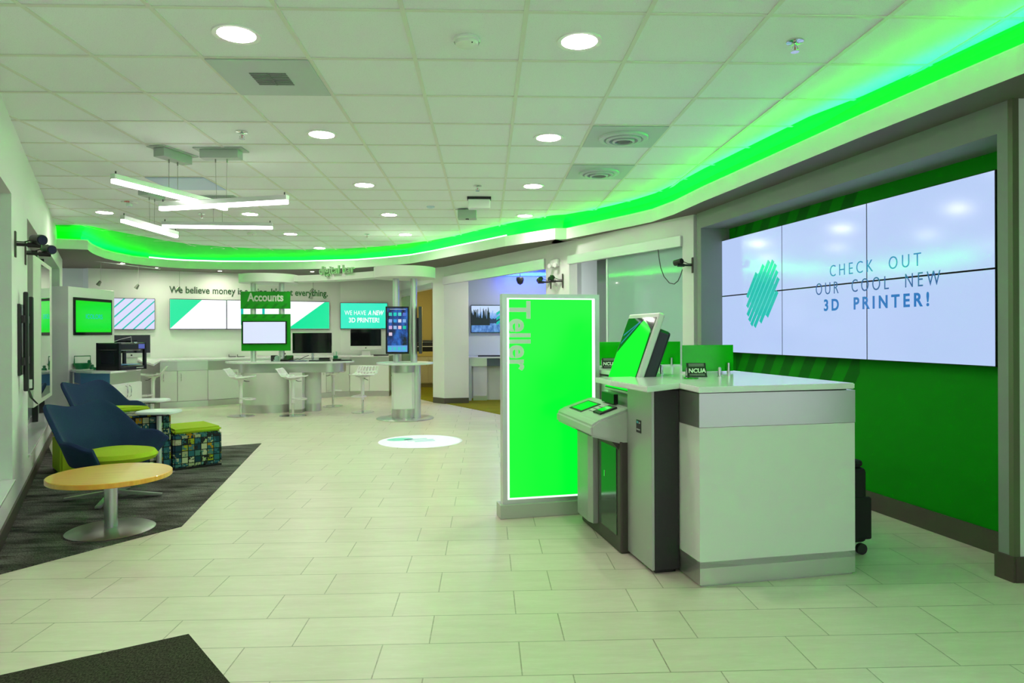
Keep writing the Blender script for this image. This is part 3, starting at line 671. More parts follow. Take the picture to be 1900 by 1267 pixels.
for r_ in range(3):
    for c_ in range(3): on_shelf('key', .34+r_*.16, .45+r_*.16, ML*(.37+c_*.04), ML*(.40+c_*.04), .006, mat('key_grey', (.62, .66, .60), .4), sf)
MB().prism_xz([(-.185, .735), (-.05, .70), (.02, .62), (.09, .62), (.09, .72)], .03, ML*.45).build('shelf_bracket', BRONZE, t)
b = MB().prism_xz([(.07, .88), (.12, .88), (.17, 1.02), (.30, 1.02), (.34, .70), (.06, .70)], ML*.12, ML*.80); b.build('neck', mat('neck_grey', (.35, .38, .34), .4), t)
MB().box(.045, .075, ML*.3, ML*.6, .905, .97).build('cash_slot', BLACK, t)
# tilted touch screen
TILT = math.atan2(.17, .46)
y0_, y1_ = ML*.02+.05, ML*.02+.57
hd = bpy.data.objects.new('display_head', None)
def head(mb_, nm, m_, par, lab_=None):
    mb_.move(Matrix.Translation((.10, 0, .98)) @ Matrix.Rotation(TILT, 4, 'Y')); return mb_.build(nm, m_, par, label=lab_)
bpy.data.objects.remove(hd)
hd = head(MB().box(0, .045, y0_, y1_, 0, .56, .01), 'display_head', mat('head_grey', (.58, .62, .56), .35, .2), t)
head(MB().box(.045, .14, y0_+.03, y1_-.03, .03, .47, .02), 'display_back', mat('navy_black', (.008, .012, .02), .35), hd)
head(MB().box(-.003, .001, y0_+.02, y1_-.02, .015, .525), 'screen', BLACKG, hd)
hh = .495; wd_ = (y1_-y0_)-.07; ya, yb = y0_+.022, y1_-.022
head(MB().grid([[(-.0035, ya, .02), (-.0035, yb, .02)], [(-.0035, ya+.02, .44), (-.0035, yb, .27)], [(-.0035, ya+.17, .515), (-.0035, ya+.19, .505)]]), 'screen_green_shape', SGREEN2, hd)
for k in range(2): head(MB().grid([[(-.0042, yb-.02, .33+.06*k), (-.0042, yb-.02, .345+.06*k)], [(-.0042, ya+.22, .50), (-.0042, ya+.24, .50)]]), 'screen_stripe', SBLUE, hd)
# dividers, posts, signs on the worktop
def divider(label, pxL, pxR, pyb, dep, ztop, clear):
    A_ = onp(pxL, 680, ktrans(0, dep), ktrans(1, dep)); B_ = onp(pxR, 680, ktrans(0, dep), ktrans(1, dep)); L = (B_-A_).length
    t = thing('privacy_divider', label, 'divider', (A_.x, A_.y, ZT), KR, 'green dividers on the teller counter')
    MB().box(0, L, -.005, .005, .012, ztop-ZT, .002).build('acrylic_panel', GGLOSS, t)
    for s_ in (.12, .88): MB().cyl((L*s_, -.02, 0), (L*s_, -.02, .07), .012, seg=16).build('support_post', CHROME, t, True)
    return t
D1 = 1.0; zt1 = onp(1313, 640, ktrans(0, D1), ktrans(1, D1)).z
divider('green acrylic divider on the counter right behind the nearer black sign', 1266, 1360, 690, D1, zt1, 0)
D2 = 2.0; zt2 = onp(1180, 634, ktrans(0, D2), ktrans(1, D2)).z
divider('green acrylic divider on the far end of the counter behind the touch screen', 1110, 1262, 690, D2, zt2, 0)
def ncua(label, px, py, dep, w_):
    p = onp(px, py, ktrans(0, dep), ktrans(1, dep))
    t = thing('notice_sign', label, 'sign', (p.x, p.y, ZT), KR-.15, 'black notice signs on the counter')
    R_ = Matrix.Rotation(-.35, 4, 'X'); h_ = w_*.75
    b = MB().box(-w_/2, w_/2, -.003, .003, 0, h_, .001); b.move(R_); f = b.build('plaque', BLACK, t)
    lt = text('lettering', 'NCUA', h_*.42, LETW, f, (0, -.0045, h_*.28), (PI/2-.0, 0, 0), .001, .0012, 'CENTER', 1, .15)
    lt.rotation_euler = (PI/2-.35, 0, 0); v = R_ @ Vector((0, -.0045, h_*.30)); lt.location = v
    for z_ in (.10, .18, .76, .84, .91):
        b = MB().box(-w_*.40, w_*.40, -.0045, -.003, h_*z_, h_*(z_+.022)); b.move(R_); b.build('small_print', mat('sign_print', (.45, .47, .43), .5), f)
    MB().box(-w_/2, w_/2, -.005, .06, -0, .006).build('foot', BLACK, t)
    return t
ncua('black tilted notice sign on the near counter in front of the green divider', 1294, 690, .62, .125)
ncua('black tilted notice sign on the far counter beside the tilted touch screen', 1131, 672, 1.75, .115)
for px, py, dep, lb in ((1275, 690, .68, 'short chrome post left of the nearer notice sign'), (1335, 695, .60, 'short chrome post right of the nearer notice sign'), (1227, 684, .98, 'short chrome post on the counter between touch screen and near divider'), (1118, 676, 1.9, 'short chrome post left of the far notice sign')):
    p = onp(px, py, ktrans(0, dep), ktrans(1, dep))
    t = thing('counter_post', lb, 'post', (p.x, p.y, ZT), group='chrome posts on the counter')
    MB().lathe([(.017, 0), (.017, .004), (.010, .006), (.010, .055), (.007, .062), (0, .064)], seg=20).build('post', CHROME, t, True)
p = onp(1282, 697, ktrans(0, .50), ktrans(1, .50)); tag(MB().lathe([(0, 0), (.045, 0), (.045, .006), (0, .006)], seg=28).build('coaster', GGLOSS), 'small round green disc on the worktop below the nearer notice sign', 'coaster', None, (p.x, p.y, ZT))
# suitcase behind the counter
sc_ = atz(1600, 1036); t = thing('suitcase', 'black wheeled suitcase standing behind the right end of the counter', 'suitcase', (sc_.x-.012, sc_.y+.04, 0), KR)
MB().box(-.19, .08, 0, .30, .075, .54, .03).build('body', mat('black_fabric', (.008, .008, .008), .8), t); MB().box(-.17, .10, -.012, 0.02, .10, .36, .012).build('front_pocket', MATS['black_fabric'], t)
MB().box(-.17, .06, .01, .29, .54, .585, .02).build('top_section', MATS['black_fabric'], t)
for yy_ in (.03, .27): MB().cyl((.055, yy_-.012, .034), (.055, yy_+.012, .034), .034, seg=24).build('wheel', DARKM, t, True)
MB().tube([(.05, .1, .40), (.105, .1, .40), (.105, .1, .37), (.05, .1, .37)], .006).build('side_handle', DARKM, t)
MB().tube([(-.10, .05, .58), (-.10, .05, .66), (-.10, .25, .66), (-.10, .25, .58)], .008).build('pull_handle', DARKM, t)

# ================================================================== LIT TELLER SIGN
S0 = atz(927, 962); S1_ = atz(1075, 952); SR = ang(S0, S1_); p = atz(936, 961)
t = thing('lit_sign', 'tall glowing green Teller sign panel on a grey plinth', 'sign', (S0.x, S0.y, 0), SR)
SP = Vector((math.cos(SR), math.sin(SR), 0))
fx0 = local(S0, SR, onp(932.5, 700, S0, S0+SP))[0]; fx1 = local(S0, SR, onp(1112.5, 700, S0, S0+SP))[0]; fz = onp(932, 545, S0, S0+SP).z; pz = onp(929, 936, S0, S0+SP).z
MB().box(0, fx1+.02, -.03, .11, 0, pz, .004).build('plinth', mat('plinth_grey', (.50, .54, .46), .45, .2), t)
b = MB(); b.box(fx0, fx0+.035, 0, .085, pz, fz); b.box(fx1-.035, fx1, 0, .085, pz, fz); b.box(fx0+.035, fx1-.035, 0, .085, fz-.03, fz); b.box(fx0+.035, fx1-.035, 0, .085, pz, pz+.03); b.build('frame', ALU, t)
MB().box(fx0+.035, fx1-.035, .02, .065, pz+.03, fz-.03).build('light_panel', mat('sign_green_lit', (0, .1, 0), .25, emit=(0, .93, .03), es=1.05), t)
ES = mat('sign_edge_light', (.5, .5, .5), .4, emit=(.62, 1, .72), es=1.6)
b = MB(); e_ = .018; a_, c_ = fx0+.035, fx1-.035
b.box(a_, a_+e_, .012, .02, pz+.03, fz-.03); b.box(c_-e_, c_, .012, .02, pz+.03, fz-.03); b.box(a_+e_, c_-e_, .012, .02, fz-.03-e_*.5, fz-.03); b.box(a_+e_, c_-e_, .012, .02, pz+.03, pz+.03+e_*.5); b.build('edge_light', ES, t)
lz0 = onp(960, 558, S0, S0+SP).z; lz1 = onp(960, 688, S0, S0+SP).z; lxa = local(S0, SR, onp(946.5, 620, S0, S0+SP))[0]; lxb = local(S0, SR, onp(986.5, 620, S0, S0+SP))[0]
o = text('lettering', 'Teller', (lxb-lxa)*1.38, mat('sign_letter_grey', (.42, .52, .42), .5, emit=(.22, .42, .24), es=.55), t, (lxa, .018, lz0), (0, 0, 0), .003, .006, 'LEFT', 1.0, 0, lz0-lz1)
o.matrix_local = Matrix.Translation((lxa, .018, lz0)) @ Matrix(((0, 1, 0, 0), (0, 0, -1, 0), (-1, 0, 0, 0), (0, 0, 0, 1)))

# ================================================================== LOUNGE
def sst(a, b, x): t_ = max(0, min(1, (x-a)/(b-a))); return t_*t_*(3-2*t_)
def lounge_chair(label, loc, rz, base_rz):
    """swivel shell chair; front is -y"""
    t = thing('lounge_chair', label, 'chair', loc, rz, 'navy lounge chairs'); t.scale = (.93, .93, 1)
    rows = []; N = 60; V = 9
    for iv in range(V+1):
        v = iv/V; row = []
        for ia in range(N+1):
            a_ = (ia/N-.5)*2*math.radians(128); A_ = abs(math.degrees(a_))
            top = .765-.022*math.cos(math.radians(min(A_, 40)*4.5)) if A_ < 40 else .787-.275*sst(38, 80, A_)-.055*sst(95, 128, A_)
            zb = .28
            z_ = zb+(top-zb)*v
            R = .27+.13*v**.8
            cx_ = math.sin(a_); cy_ = math.cos(a_); k = (abs(cx_)**3.2+abs(cy_)**3.2)**(-1/3.2)
            lean = .16*max(0, (z_-.5))/.36*(1-sst(35, 80, A_))
            flare = .05*v*sst(55, 100, A_)
            row.append((cx_*k*(R*1.04+flare), cy_*k*R*.95+lean+.03, z_))
        rows.append(row)
    b = MB().grid(rows); b.solidify(.045); b.build('shell', NAVY, t, True, sub=1)
    rows = []
    for r_ in (0, .5, .85, 1.0):
        rows.append([(r_*.30*math.sin(2*PI*k/32)*(1), r_*.29*math.cos(2*PI*k/32)+.0, .285+(-.05 if r_ < .9 else 0)+.02*r_) for k in range(32)])
    MB().grid(rows, True).solidify(.03).build('seat_pan', NAVY, t, True)
    MB().lathe([(0, .31), (.23, .315), (.295, .335), (.315, .365), (.29, .398), (.18, .418), (0, .422)], seg=40, sx=1.0, sy=1.06, c=(0, -.05, 0)).build('seat_cushion', LIME, t, True)
    for sx in (-1, 1):
        MB().tube([(sx*.20, .345, .42), (sx*.22, .405, .56), (sx*.235, .45, .68), (sx*.25, .475, .765)], .004, 6).build('seam', mat('navy_piping', (.006, .014, .035), .8), t, True)
    MB().cyl((0, 0, .05), (0, 0, .25), .028).build('column', CHROME, t, True); MB().lathe([(0, .225), (.12, .235), (.16, .26)], seg=24).build('seat_plate', DARKM, t)
    for k in range(4):
        a_ = base_rz-rz+k*PI/2
        b = MB().prism_yz([(0, .075), (.40, .022), (.40, .006), (0, .045)], -.022, .022); b.move(Matrix.Rotation(a_, 4, 'Z')); b.build('base_bar', STEEL, t)
    return t
cfront = atd(211, 930, 5.72); cfront.z = .006
lounge_chair('navy swivel lounge chair with lime cushion behind the oval wood table', cfront, 1.22, .19)
c2_ = atd(202, 800, 8.3); c2_.z = .006
lounge_chair('navy swivel lounge chair with lime cushion in front of the 3D printer counter', c2_, 1.22, .4)
tb = atz(206, 985); t = thing('coffee_table', 'round maple coffee table on a silver pedestal, on the grey carpet', 'table', (tb.x, tb.y, .006), .15)
MB().lathe([(0, .365), (.383, .365), (.388, .369), (.388, .396), (.383, .400), (0, .400)], seg=72).build('tabletop', WOOD, t, True)
MB().lathe([(.042, .025), (.042, .345), (.09, .355), (.09, .366)], seg=32).build('column', m_metal('satin_steel', (.50, .53, .54), .3, .85, (1, 1, .5)), t, True)
MB().lathe([(0, 0), (.277, 0), (.28, .006), (.265, .014), (.05, .026), (0, .026)], seg=64).build('base_plate', m_metal('base_steel', (.34, .36, .33), .35, .8, (3, 3, 3)), t, True)
def pouf(label, pts, h, top=True, nm='pouf', fab=None):
    """soft block from a footprint"""
    c_ = sum(pts, Vector((0, 0, 0)))/len(pts); rz = ang(pts[0], pts[1])
    t = thing(nm, label, 'pouf', (c_.x, c_.y, .006), rz, 'mosaic lounge blocks')
    L_ = [Vector(local(c_, rz, p)) for p in pts]
    hb = h-.05 if top else h
    MB().prism([l*.985 for l in L_], .0, .02).build('foot', BLACK, t)
    b = MB().prism(L_, .015, hb); bmesh.ops.bevel(b.bm, geom=b.bm.edges[:], offset=.018, segments=3, affect='EDGES'); b.build('upholstered_body', fab or MOSAIC, t, True)
    if top:
        b = MB().prism([l*1.0 for l in L_], hb-.004, h); bmesh.ops.bevel(b.bm, geom=b.bm.edges[:], offset=.020, segments=3, affect='EDGES'); b.build('seat_top', LIME, t, True)
    return t
pa, pb = atz(318, 875.5), atz(412, 863.5); pd = (pb-pa).normalized(); pn = Vector((-pd.y, pd.x, 0))
pouf('low patterned lounge block with lime top right of the front chair', [pa+pd*.02, pb, pb+pn*.55, pa+pd*.02+pn*.55], .41)
pouf('taller patterned lounge block without lime top behind the front white side table', [pa-pd*.40, pa, pa+pn*.5, pa-pd*.40+pn*.5], .575, False)
q2 = atd(112, 878, 6.55); q2.z = 0
pouf('plain lime lounge block half hidden behind the front navy chair', [q2, q2+pd*.62, q2+pd*.62+pn*.5, q2+pn*.5], .40, fab=LIME)
q3 = atd(232, 800, 8.35); q3.z = 0
pouf('lime topped lounge block between the rear navy chair and the white side tables', [q3-pd*.5, q3+pd*.28, q3+pd*.28+pn*.45, q3-pd*.5+pn*.45], .47)
def side_table(label, px, py, dep, r_, zt_):
    p = atd(px, py, dep)
    t = thing('side_table', label, 'table', (p.x, p.y, 0), 0, 'white laptop side tables')
    b = MB().prism([(r_*math.copysign(abs(math.cos(a_))**.55, math.cos(a_)), r_*.85*math.copysign(abs(math.sin(a_))**.55, math.sin(a_))) for a_ in [k*PI/24 for k in range(48)]], zt_-.025, zt_, .006); b.build('tabletop', mat('white_table_top', (.78, .84, .84), .3), t)
    MB().box(-.06, .06, -.04, .04, zt_-.05, zt_-.025).build('bracket', DARKM, t)
    MB().cyl((0, 0, .012), (0, 0, zt_-.03), .024).build('post', ALU, t, True)
    MB().box(-.11, .11, -.10, .10, 0, .014, .004).build('base_plate', ALU, t)
side_table('white topped side table in front of the taller patterned block', 295, 757, 6.72, .19, .625)
side_table('white topped side table behind its twin, near the lime seat', 279, 740, 9.0, .22, .515)

# ================================================================== LEFT WALL FITTINGS
def lw(s_, y, z): return Vector((LA.x+math.cos(LR)*s_-math.sin(LR)*y, LA.y+math.sin(LR)*s_+math.cos(LR)*y, z))
def bullet_cam(label, loc, rz, reach=.22, drop=0.0, grp='bullet cameras on brackets', flip=1, sc_=1.0):
    """wall bracket camera; wall plate faces -y"""
    t = thing('bracket_camera', label, 'camera', loc, rz, grp); t.scale = (sc_,)*3
    MB().box(-.028, .028, -.012, 0, -.10, .10, .004).build('wall_plate', BRONZE, t)
    MB().tube([(0, -.01, 0), (0, -reach, 0)], .013, 12).build('arm', BLACK, t, True)
    MB().cyl((0, -reach+.05, 0), (0, -reach-.04, 0), .02).build('arm_joint', BLACK, t, True)
    b = MB().cyl((flip*-.03, -reach+.01, .05), (flip*.07, -reach-.05, .035), .036, .040); b.build('camera_body', BLACK, t, True)
    MB().cyl((flip*.07, -reach-.05, .035), (flip*.0745, -reach-.0527, .0344), .033).build('camera_lens', BLACKG, t, True)
    MB().tube([(0, -.01, .02), (0, -.06, .02), (0, -.12, .045), (0, -.17, .085), (0, -reach+.01, .075)], .005, 6).build('camera_cable', BLACK, t, True)
    return t
p = onp(27, 453, LA, LB); bullet_cam('black bracket camera on the left wall, nearer of two', p, LR, .13, flip=-1)
p = onp(46, 470, LA, LB); bullet_cam('black bracket camera on the left wall beside the window edge', p, LR, .15, flip=-1)
# television bracket without a screen
p = onp(37, 640, LA, LB); t = thing('wall_bracket', 'black steel television bracket with hanging cables on the left wall', 'bracket', (p.x, p.y, 0), LR)
MB().box(-.20, .10, -.02, 0, 1.05, 1.62, .004).build('wall_plate', BLACK, t)
for x_, z0_, z1_, y_ in ((-.08, .92, 1.72, -.045), (.32, .90, 1.70, -.05)): MB().box(x_-.03, x_+.03, y_-.02, y_+.015, z0_, z1_, .01).build('vertical_rail', BLACK, t)
for z_ in (1.16, 1.50): MB().box(-.16, .36, -.045, -.02, z_-.03, z_+.03).build('swing_arm', DARKM, t)
for k, (dx, dy) in enumerate(((.0, -.18), (.06, -.15))):
    MB().tube([(dx+.05, -.04, .95), (dx+.02, dy*.4, .86), (dx+.08, dy*.4-.04, .80), (dx+.15, dy*.4, .84), (dx+.13, -.04, .95)], .005, 6).build('cable', BLACK, t, True)
MB().box(.10, .16, -.07, -.04, .93, 1.0).build('connector', WPLAS, t)
# tall mirror panel standing off the window
s0_, s1_ = ls(62, 620), ls(83, 620); t = thing('mirror_panel', 'tall white edged mirror panel mounted in front of the left window', 'mirror', lw(ls(62, 620), 0, 0), LR-.045)
s1_ -= s0_; s0_ = 0.0
zlo, zhi = .66, 2.16
MB().box(s0_, s1_, .0, .09, zlo, zhi, .004).build('panel_case', mat('mirror_case', (.62, .62, .56), .5), t)
MB().box(s0_+(s1_-s0_)*.36, s1_-(s1_-s0_)*.16, -.004, .001, zlo+.05, zhi-.05).build('mirror_glass', mat('mirror', (.75, .80, .76), .02, 1), t)
MB().box(s0_+.5, s1_-.5, .09, .16, 1.1, 1.7).build('mounting_bracket', DARKM, t)

# ================================================================== REAR LEFT: tower, printer counter, desktop computers
ta = atd(127, 560, 9.9); tb_ = atd(212, 560, 11.05); TR = ang(ta, tb_); TL = (tb_-ta).length
t = thing('screen_tower', 'tall white tower with a square green screen in the rear left corner', 'tower', (ta.x, ta.y, 0), TR)
MB().box(0, TL, 0, .55, 0, 2.07, .006).build('tower_body', LAM, t)
sx0 = local(ta, TR, onp(135.5, 590, ta, tb_))[0]; sx1 = local(ta, TR, onp(206, 590, ta, tb_))[0]; sz0 = onp(137, 622, ta, tb_).z; sz1 = onp(136, 551, ta, tb_).z
d = MB().box(sx0, sx1, -.02, .02, sz0, sz1, .004).build('display', BLACKG, t)
MB().box(sx0+.035, sx1-.035, -.0225, -.0195, sz0+.045, sz1-.045).build('screen', SGREEN, d)
text('lettering', 'ICOLORS', .10, STEAL, d, ((sx0+sx1)/2, -.024, (sz0+sz1)/2-.03), (PI/2, 0, 0), .001, .001, 'CENTER', 1, 0, .42)
# printer counter (angled front piece then curving to the rear counter)
ZC = .865
pc = [atz(140, 687.5, ZC), atz(170, 689, ZC), atz(205, 689, ZC), atz(235, 686.5, ZC), atz(262, 683, ZC)]
t = thing('printer_counter', 'white curved counter with a blue and steel band under the 3D printer', 'counter')
up = Vector((-.62, .78, 0))
MB().prism([(p.x, p.y) for p in pc]+[((p+up*.62).x, (p+up*.62).y) for p in pc[::-1]], ZC-.03, ZC, .004).build('worktop', SOLID, t)
f0, f1, f2 = onp(150, 700, pc[0], pc[2])+up*.03, onp(205, 700, pc[0], pc[2])+up*.04, pc[4]+up*.04
MB().prism([(f0.x, f0.y), (f1.x, f1.y), ((f1+up*.55).x, (f1+up*.55).y), ((f0+up*.55).x, (f0+up*.55).y)], 0, ZC-.03-.16).build('front_panel', LAM, t)
MB().prism([(f0.x, f0.y), (f1.x, f1.y), ((f1+up*.55).x, (f1+up*.55).y), ((f0+up*.55).x, (f0+up*.55).y)], ZC-.19, ZC-.03).build('blue_band', BLUEG, t)
MB().prism([(f1.x, f1.y), (f2.x, f2.y), ((f2+up*.5).x, (f2+up*.5).y), ((f1+up*.5).x, (f1+up*.5).y)], 0, ZC-.19).build('cabinet_body', LAM, t)
MB().prism([(f1.x, f1.y), (f2.x, f2.y), ((f2+up*.5).x, (f2+up*.5).y), ((f1+up*.5).x, (f1+up*.5).y)], ZC-.19, ZC-.03).build('steel_band', STEEL, t)
fr = ang(f1, f2); fm = (f1+f2)/2; fl_ = (f2-f1).length
def handle_bar(par, loc, rz, h=.17):
    o = MB().tube([(0, 0, -h/2), (0, -.028, -h/2+.02), (0, -.034, 0), (0, -.028, h/2-.02), (0, 0, h/2)], .006, 8).build('handle', CHROME, par, True); o.location = loc; o.rotation_euler = (0, 0, rz); return o
for i_ in range(2):
    o = MB().box(.004+i_*fl_/2, (i_+1)*fl_/2-.004, -.018, 0, .12, ZC-.20, .002).build('cabinet_door', LAM, t); o.location = (f1.x, f1.y, 0); o.rotation_euler = (0, 0, fr)
    handle_bar(o, (fl_/2+(-.05 if i_ == 0 else .05), -.018, .55), 0)
# 3D printer
pp = atd(221, 686, 9.55); PRZ = 1.22
pr = thing('printer', 'black open fronted 3D printer on the curved counter', '3D printer', (pp.x, pp.y, ZC), PRZ)
PW, PD, PH = .47, .42, .385
b = MB(); b.box(0, .035, 0, .04, 0, PH); b.box(0, .035, PD-.04, PD, 0, PH); b.box(PW-.035, PW, 0, .04, 0, PH); b.box(PW-.035, PW, PD-.04, PD, 0, PH); b.box(0, PW, 0, PD, 0, .055, .006); b.box(0, PW, 0, PD, PH-.10, PH, .018)
b.box(0, .01, .04, PD-.04, .055, PH-.10); b.build('printer_frame', BLACK, pr)
MB().box(-.003, .001, .09, PD-.09, .09, PH-.13).build('side_window', mat('smoked_window', (.02, .022, .028), .1), pr)
MB().box(PW*.18, PW*.9, .06, PD-.06, .068, .078, .003).build('build_plate', BLUEG, pr)
b = MB().box(PW*.46, PW*.58, .16, .26, .24, .31, .008); b.build('print_head', DARKM, pr)
MB().cyl((PW*.035, .1, .28), (PW*.965, .1, .28), .006).build('gantry_rod', CHROME, pr, True)
MB().cyl((PW*.62, .03, PH-.01), (PW*.62, .03, PH+.012), .03).build('control_dial', CHROME, pr, True)
MB().box(PW*.70, PW*.92, -.004, .004, PH-.085, PH-.02).build('control_screen', mat('printer_display', (.02, .03, .1), .2, emit=(.2, .25, .9), es=.4), pr)
MB().box(PW*.62, PW*.88, -.002, .001, .020, .034).build('name_plate', mat('grey_print', (.4, .42, .4), .5), pr)
MB().tube([(PW*.25, .3, PH), (PW*.45, .2, PH+.05), (PW*.63, .1, PH+.085), (PW*.64, .1, PH+.0)], .004, 6).build('filament_tube', WPLAS, pr, True)
# green printed pieces on the counter
def cpt(px, py): p = atz(px, py, ZC); return p
p = cpt(153, 684.5); t = thing('printed_basket', 'green 3D printed basket with handle on the counter left of the printer', 'basket', (p.x, p.y, ZC), .6)
MB().lathe([(.0, 0), (.085, 0), (.12, .085), (.112, .085), (.08, .008), (0, .008)], seg=28).build('bowl', GPLAS, t, True); MB().tube([(-.10, 0, .07), (-.10, 0, .19), (.10, 0, .19), (.10, 0, .07)], .008).build('handle', GPLAS, t)
for i_, (px, py, lb) in enumerate([(165, 684, 'green 3D printed figurine right beside the basket'), (171.5, 685, 'green 3D printed figurine against the printer corner'), (181, 686, 'flat green 3D printed piece in front of the printer'), (192, 685.5, 'round green 3D printed piece next to the white cube'), (207, 685.5, 'smallest green 3D printed piece right of the white cube')]):
    p = cpt(px, py); h_ = (.13, .07, .035, .055, .035)[i_]
    o = tag(MB().lathe([(0, 0), (.035, 0), (.03, h_*.4), (.016, h_*.6), (.022, h_*.8), (.012, h_), (0, h_)] if i_ != 2 else [(0, 0), (.055, 0), (.05, h_), (0, h_)], seg=14, sy=.7).build('printed_piece', GPLAS, None, True), lb, 'printed model', 'green 3D printed pieces', (p.x, p.y, ZC), .4*i_)
p = cpt(198, 686.5); tag(MB().box(-.04, .04, -.03, .03, 0, .05, .004).build('white_cube', WPLAS), 'small white block among the green printed pieces', 'block', None, (p.x, p.y, ZC), .5)
p = atz(263, 681.5, ZC); tag(MB().box(-.05, .05, -.03, .03, 0, .018, .003).build('orange_scraper', mat('orange_plastic', (.75, .12, .02), .4)), 'small flat orange piece on the counter right of the printer', 'tool', None, (p.x-.03, p.y+.05, ZC), .4)

# rear counter run with cabinets
rcf = [atz(297, 757.5), atz(329.5, 756), atz(386, 753), atz(444, 749), atd(560, 741, 14.3), atz(649, 735.5), atz(722, 735)]
for p in rcf: p.z = 0
ZR = .885
def away(i):
    d = (rcf[min(i+1, len(rcf)-1)]-rcf[max(0, i-1)]).normalized(); return Vector((-d.y, d.x, 0))
def wallpt(p, n_):
    return p+n_*.62
t = thing('rear_counter', 'long white worktop with a steel band running along the rear wall', 'counter')
bk = []
for i_, p in enumerate(rcf):
    A_, B_ = (TW1, TW2) if i_ < 5 else (TW2, TW3)
    n_ = away(i_); dd = (B_-A_).normalized(); wn_ = Vector((-dd.y, dd.x, 0)); k = (A_-p).dot(wn_)/max(.2, n_.dot(wn_)); bk.append(p+n_*max(.3, (k-.01)))
st_ = pc[4]+Vector((.02, .1, 0)); lead = [atz(285, 676, ZR)]; leadb = [onp(250, 660, TW1, TW2)]
top = [(p-away(i_)*.02) for i_, p in enumerate(rcf)]
MB().prism([(p.x, p.y) for p in lead+top]+[(p.x, p.y) for p in bk[::-1]+leadb], ZR-.03, ZR, .004).build('worktop', SOLID, t)
MB().prism([(p.x, p.y) for p in rcf]+[(p.x, p.y) for p in bk[::-1]], ZR-.20, ZR-.03).build('steel_band', STEEL, t)
MB().prism([(p.x, p.y) for p in rcf]+[(p.x, p.y) for p in bk[::-1]], 0, .11).build('kick_plate', STEEL, t)
def cab_unit(label, A_, B_, frac0, frac1, hinge):
    a_ = A_+(B_-A_)*frac0; b_ = A_+(B_-A_)*frac1; L_ = (b_-a_).length; rz = ang(a_, b_)
    t = thing('base_cabinet', label, 'cabinet', (a_.x, a_.y, 0), rz, 'white cabinets under the rear counter')
    MB().box(.002, L_-.002, .02, .28, .11, ZR-.20).build('cabinet_body', LAM, t)
    n = max(1, round(L_/.5))
    for i_ in range(n):
        d = MB().box(i_*L_/n+.004, (i_+1)*L_/n-.004, 0, .018, .115, ZR-.205, .002).build('door', LAMG if (hinge+i_) % 3 == 2 else LAM, t)
        right = (i_ % 2 == 0) if n > 1 else hinge % 2 == 0
        handle_bar(d, ((i_+1)*L_/n-.06 if right else i_*L_/n+.06, 0, .56), 0, .15)
    return t
cab_unit('white base cabinet under the rear counter beside the leftmost bar stool', rcf[0], rcf[1], 0, 1, 1)
rr = onp(346.5, 700, rcf[1], rcf[2])
cab_unit('white base cabinet with paired handles left of the Accounts drum', rcf[1], rcf[2], 0, 1, 1)
cab_unit('white base cabinet between paired handles and the Accounts drum', rcf[2], rcf[3], 0, 1, 0)
cab_unit('white base cabinet hidden behind the digital bar drums', rcf[3], rcf[4], 0, 1, 0)
cab_unit('white base cabinet seen between the two bar stools right of the drums', rcf[4], rcf[5], 0, 1, 1)
cab_unit('white base cabinet beside the round phone display pod', rcf[5], rcf[6], 0, 1, 0)
# desktop computers with silver chin
def desktop(label, loc, rz, W_=.65):
    t = thing('desktop_computer', label, 'computer', loc, rz, 'silver desktop computers')
    H_ = W_*.66
    c_ = MB().box(-W_/2, W_/2, -.012, .012, .12, .12+H_*1.18-.06, .004).build('case', mat('silver_case', (.72, .73, .70), .35, .3), t)
    MB().box(-W_/2+.004, W_/2-.004, -.0145, -.0115, .12+H_*.20, .12+H_*1.18-.064).build('screen', BLACKG, c_)
    MB().cyl((0, -.013, .12+H_*.10), (0, -.0145, .12+H_*.10), .014, seg=16).build('emblem', BLACK, c_)
    b = MB().box(-.09, .09, .015, .03, .0, .30); b.box(-.11, .11, -.10, .08, 0, .008); b.build('stand', MATS['silver_case'], t)
    return t
p = atd(244, 676, 11.4); desktop('silver desktop computer with dark screen behind the 3D printer', (p.x, p.y, ZC), .50, .56)
p = atd(679, 657, 15.0); desktop('silver desktop computer under the mint green screen', (p.x, p.y, ZR), .04, .67)
o = tag(MB().box(-.16, .16, -.06, .06, 0, .02, .005).build('keyboard', BLACK), 'black keyboard beside the desktop computer under the mint screen', 'keyboard', None, (p.x+.35, p.y-.12, ZR), .05)
p2 = atd(246, 676, 11.0); 
# small cradles on the rear counter
for px, lb in ((431, 'small wire phone cradle on the rear counter, left of its twin'), (447, 'small wire phone cradle on the rear counter beside the Accounts panel')):
    p = atd(px, 663, 14.4); t = thing('phone_cradle', lb, 'stand', (p.x, p.y, ZR), .4, 'wire cradles on the rear counter')
    MB().box(-.07, .07, -.05, .05, 0, .01).build('base', DARKM, t); MB().box(-.07, -.062, -.05, .05, .01, .05).build('upright', DARKM, t)

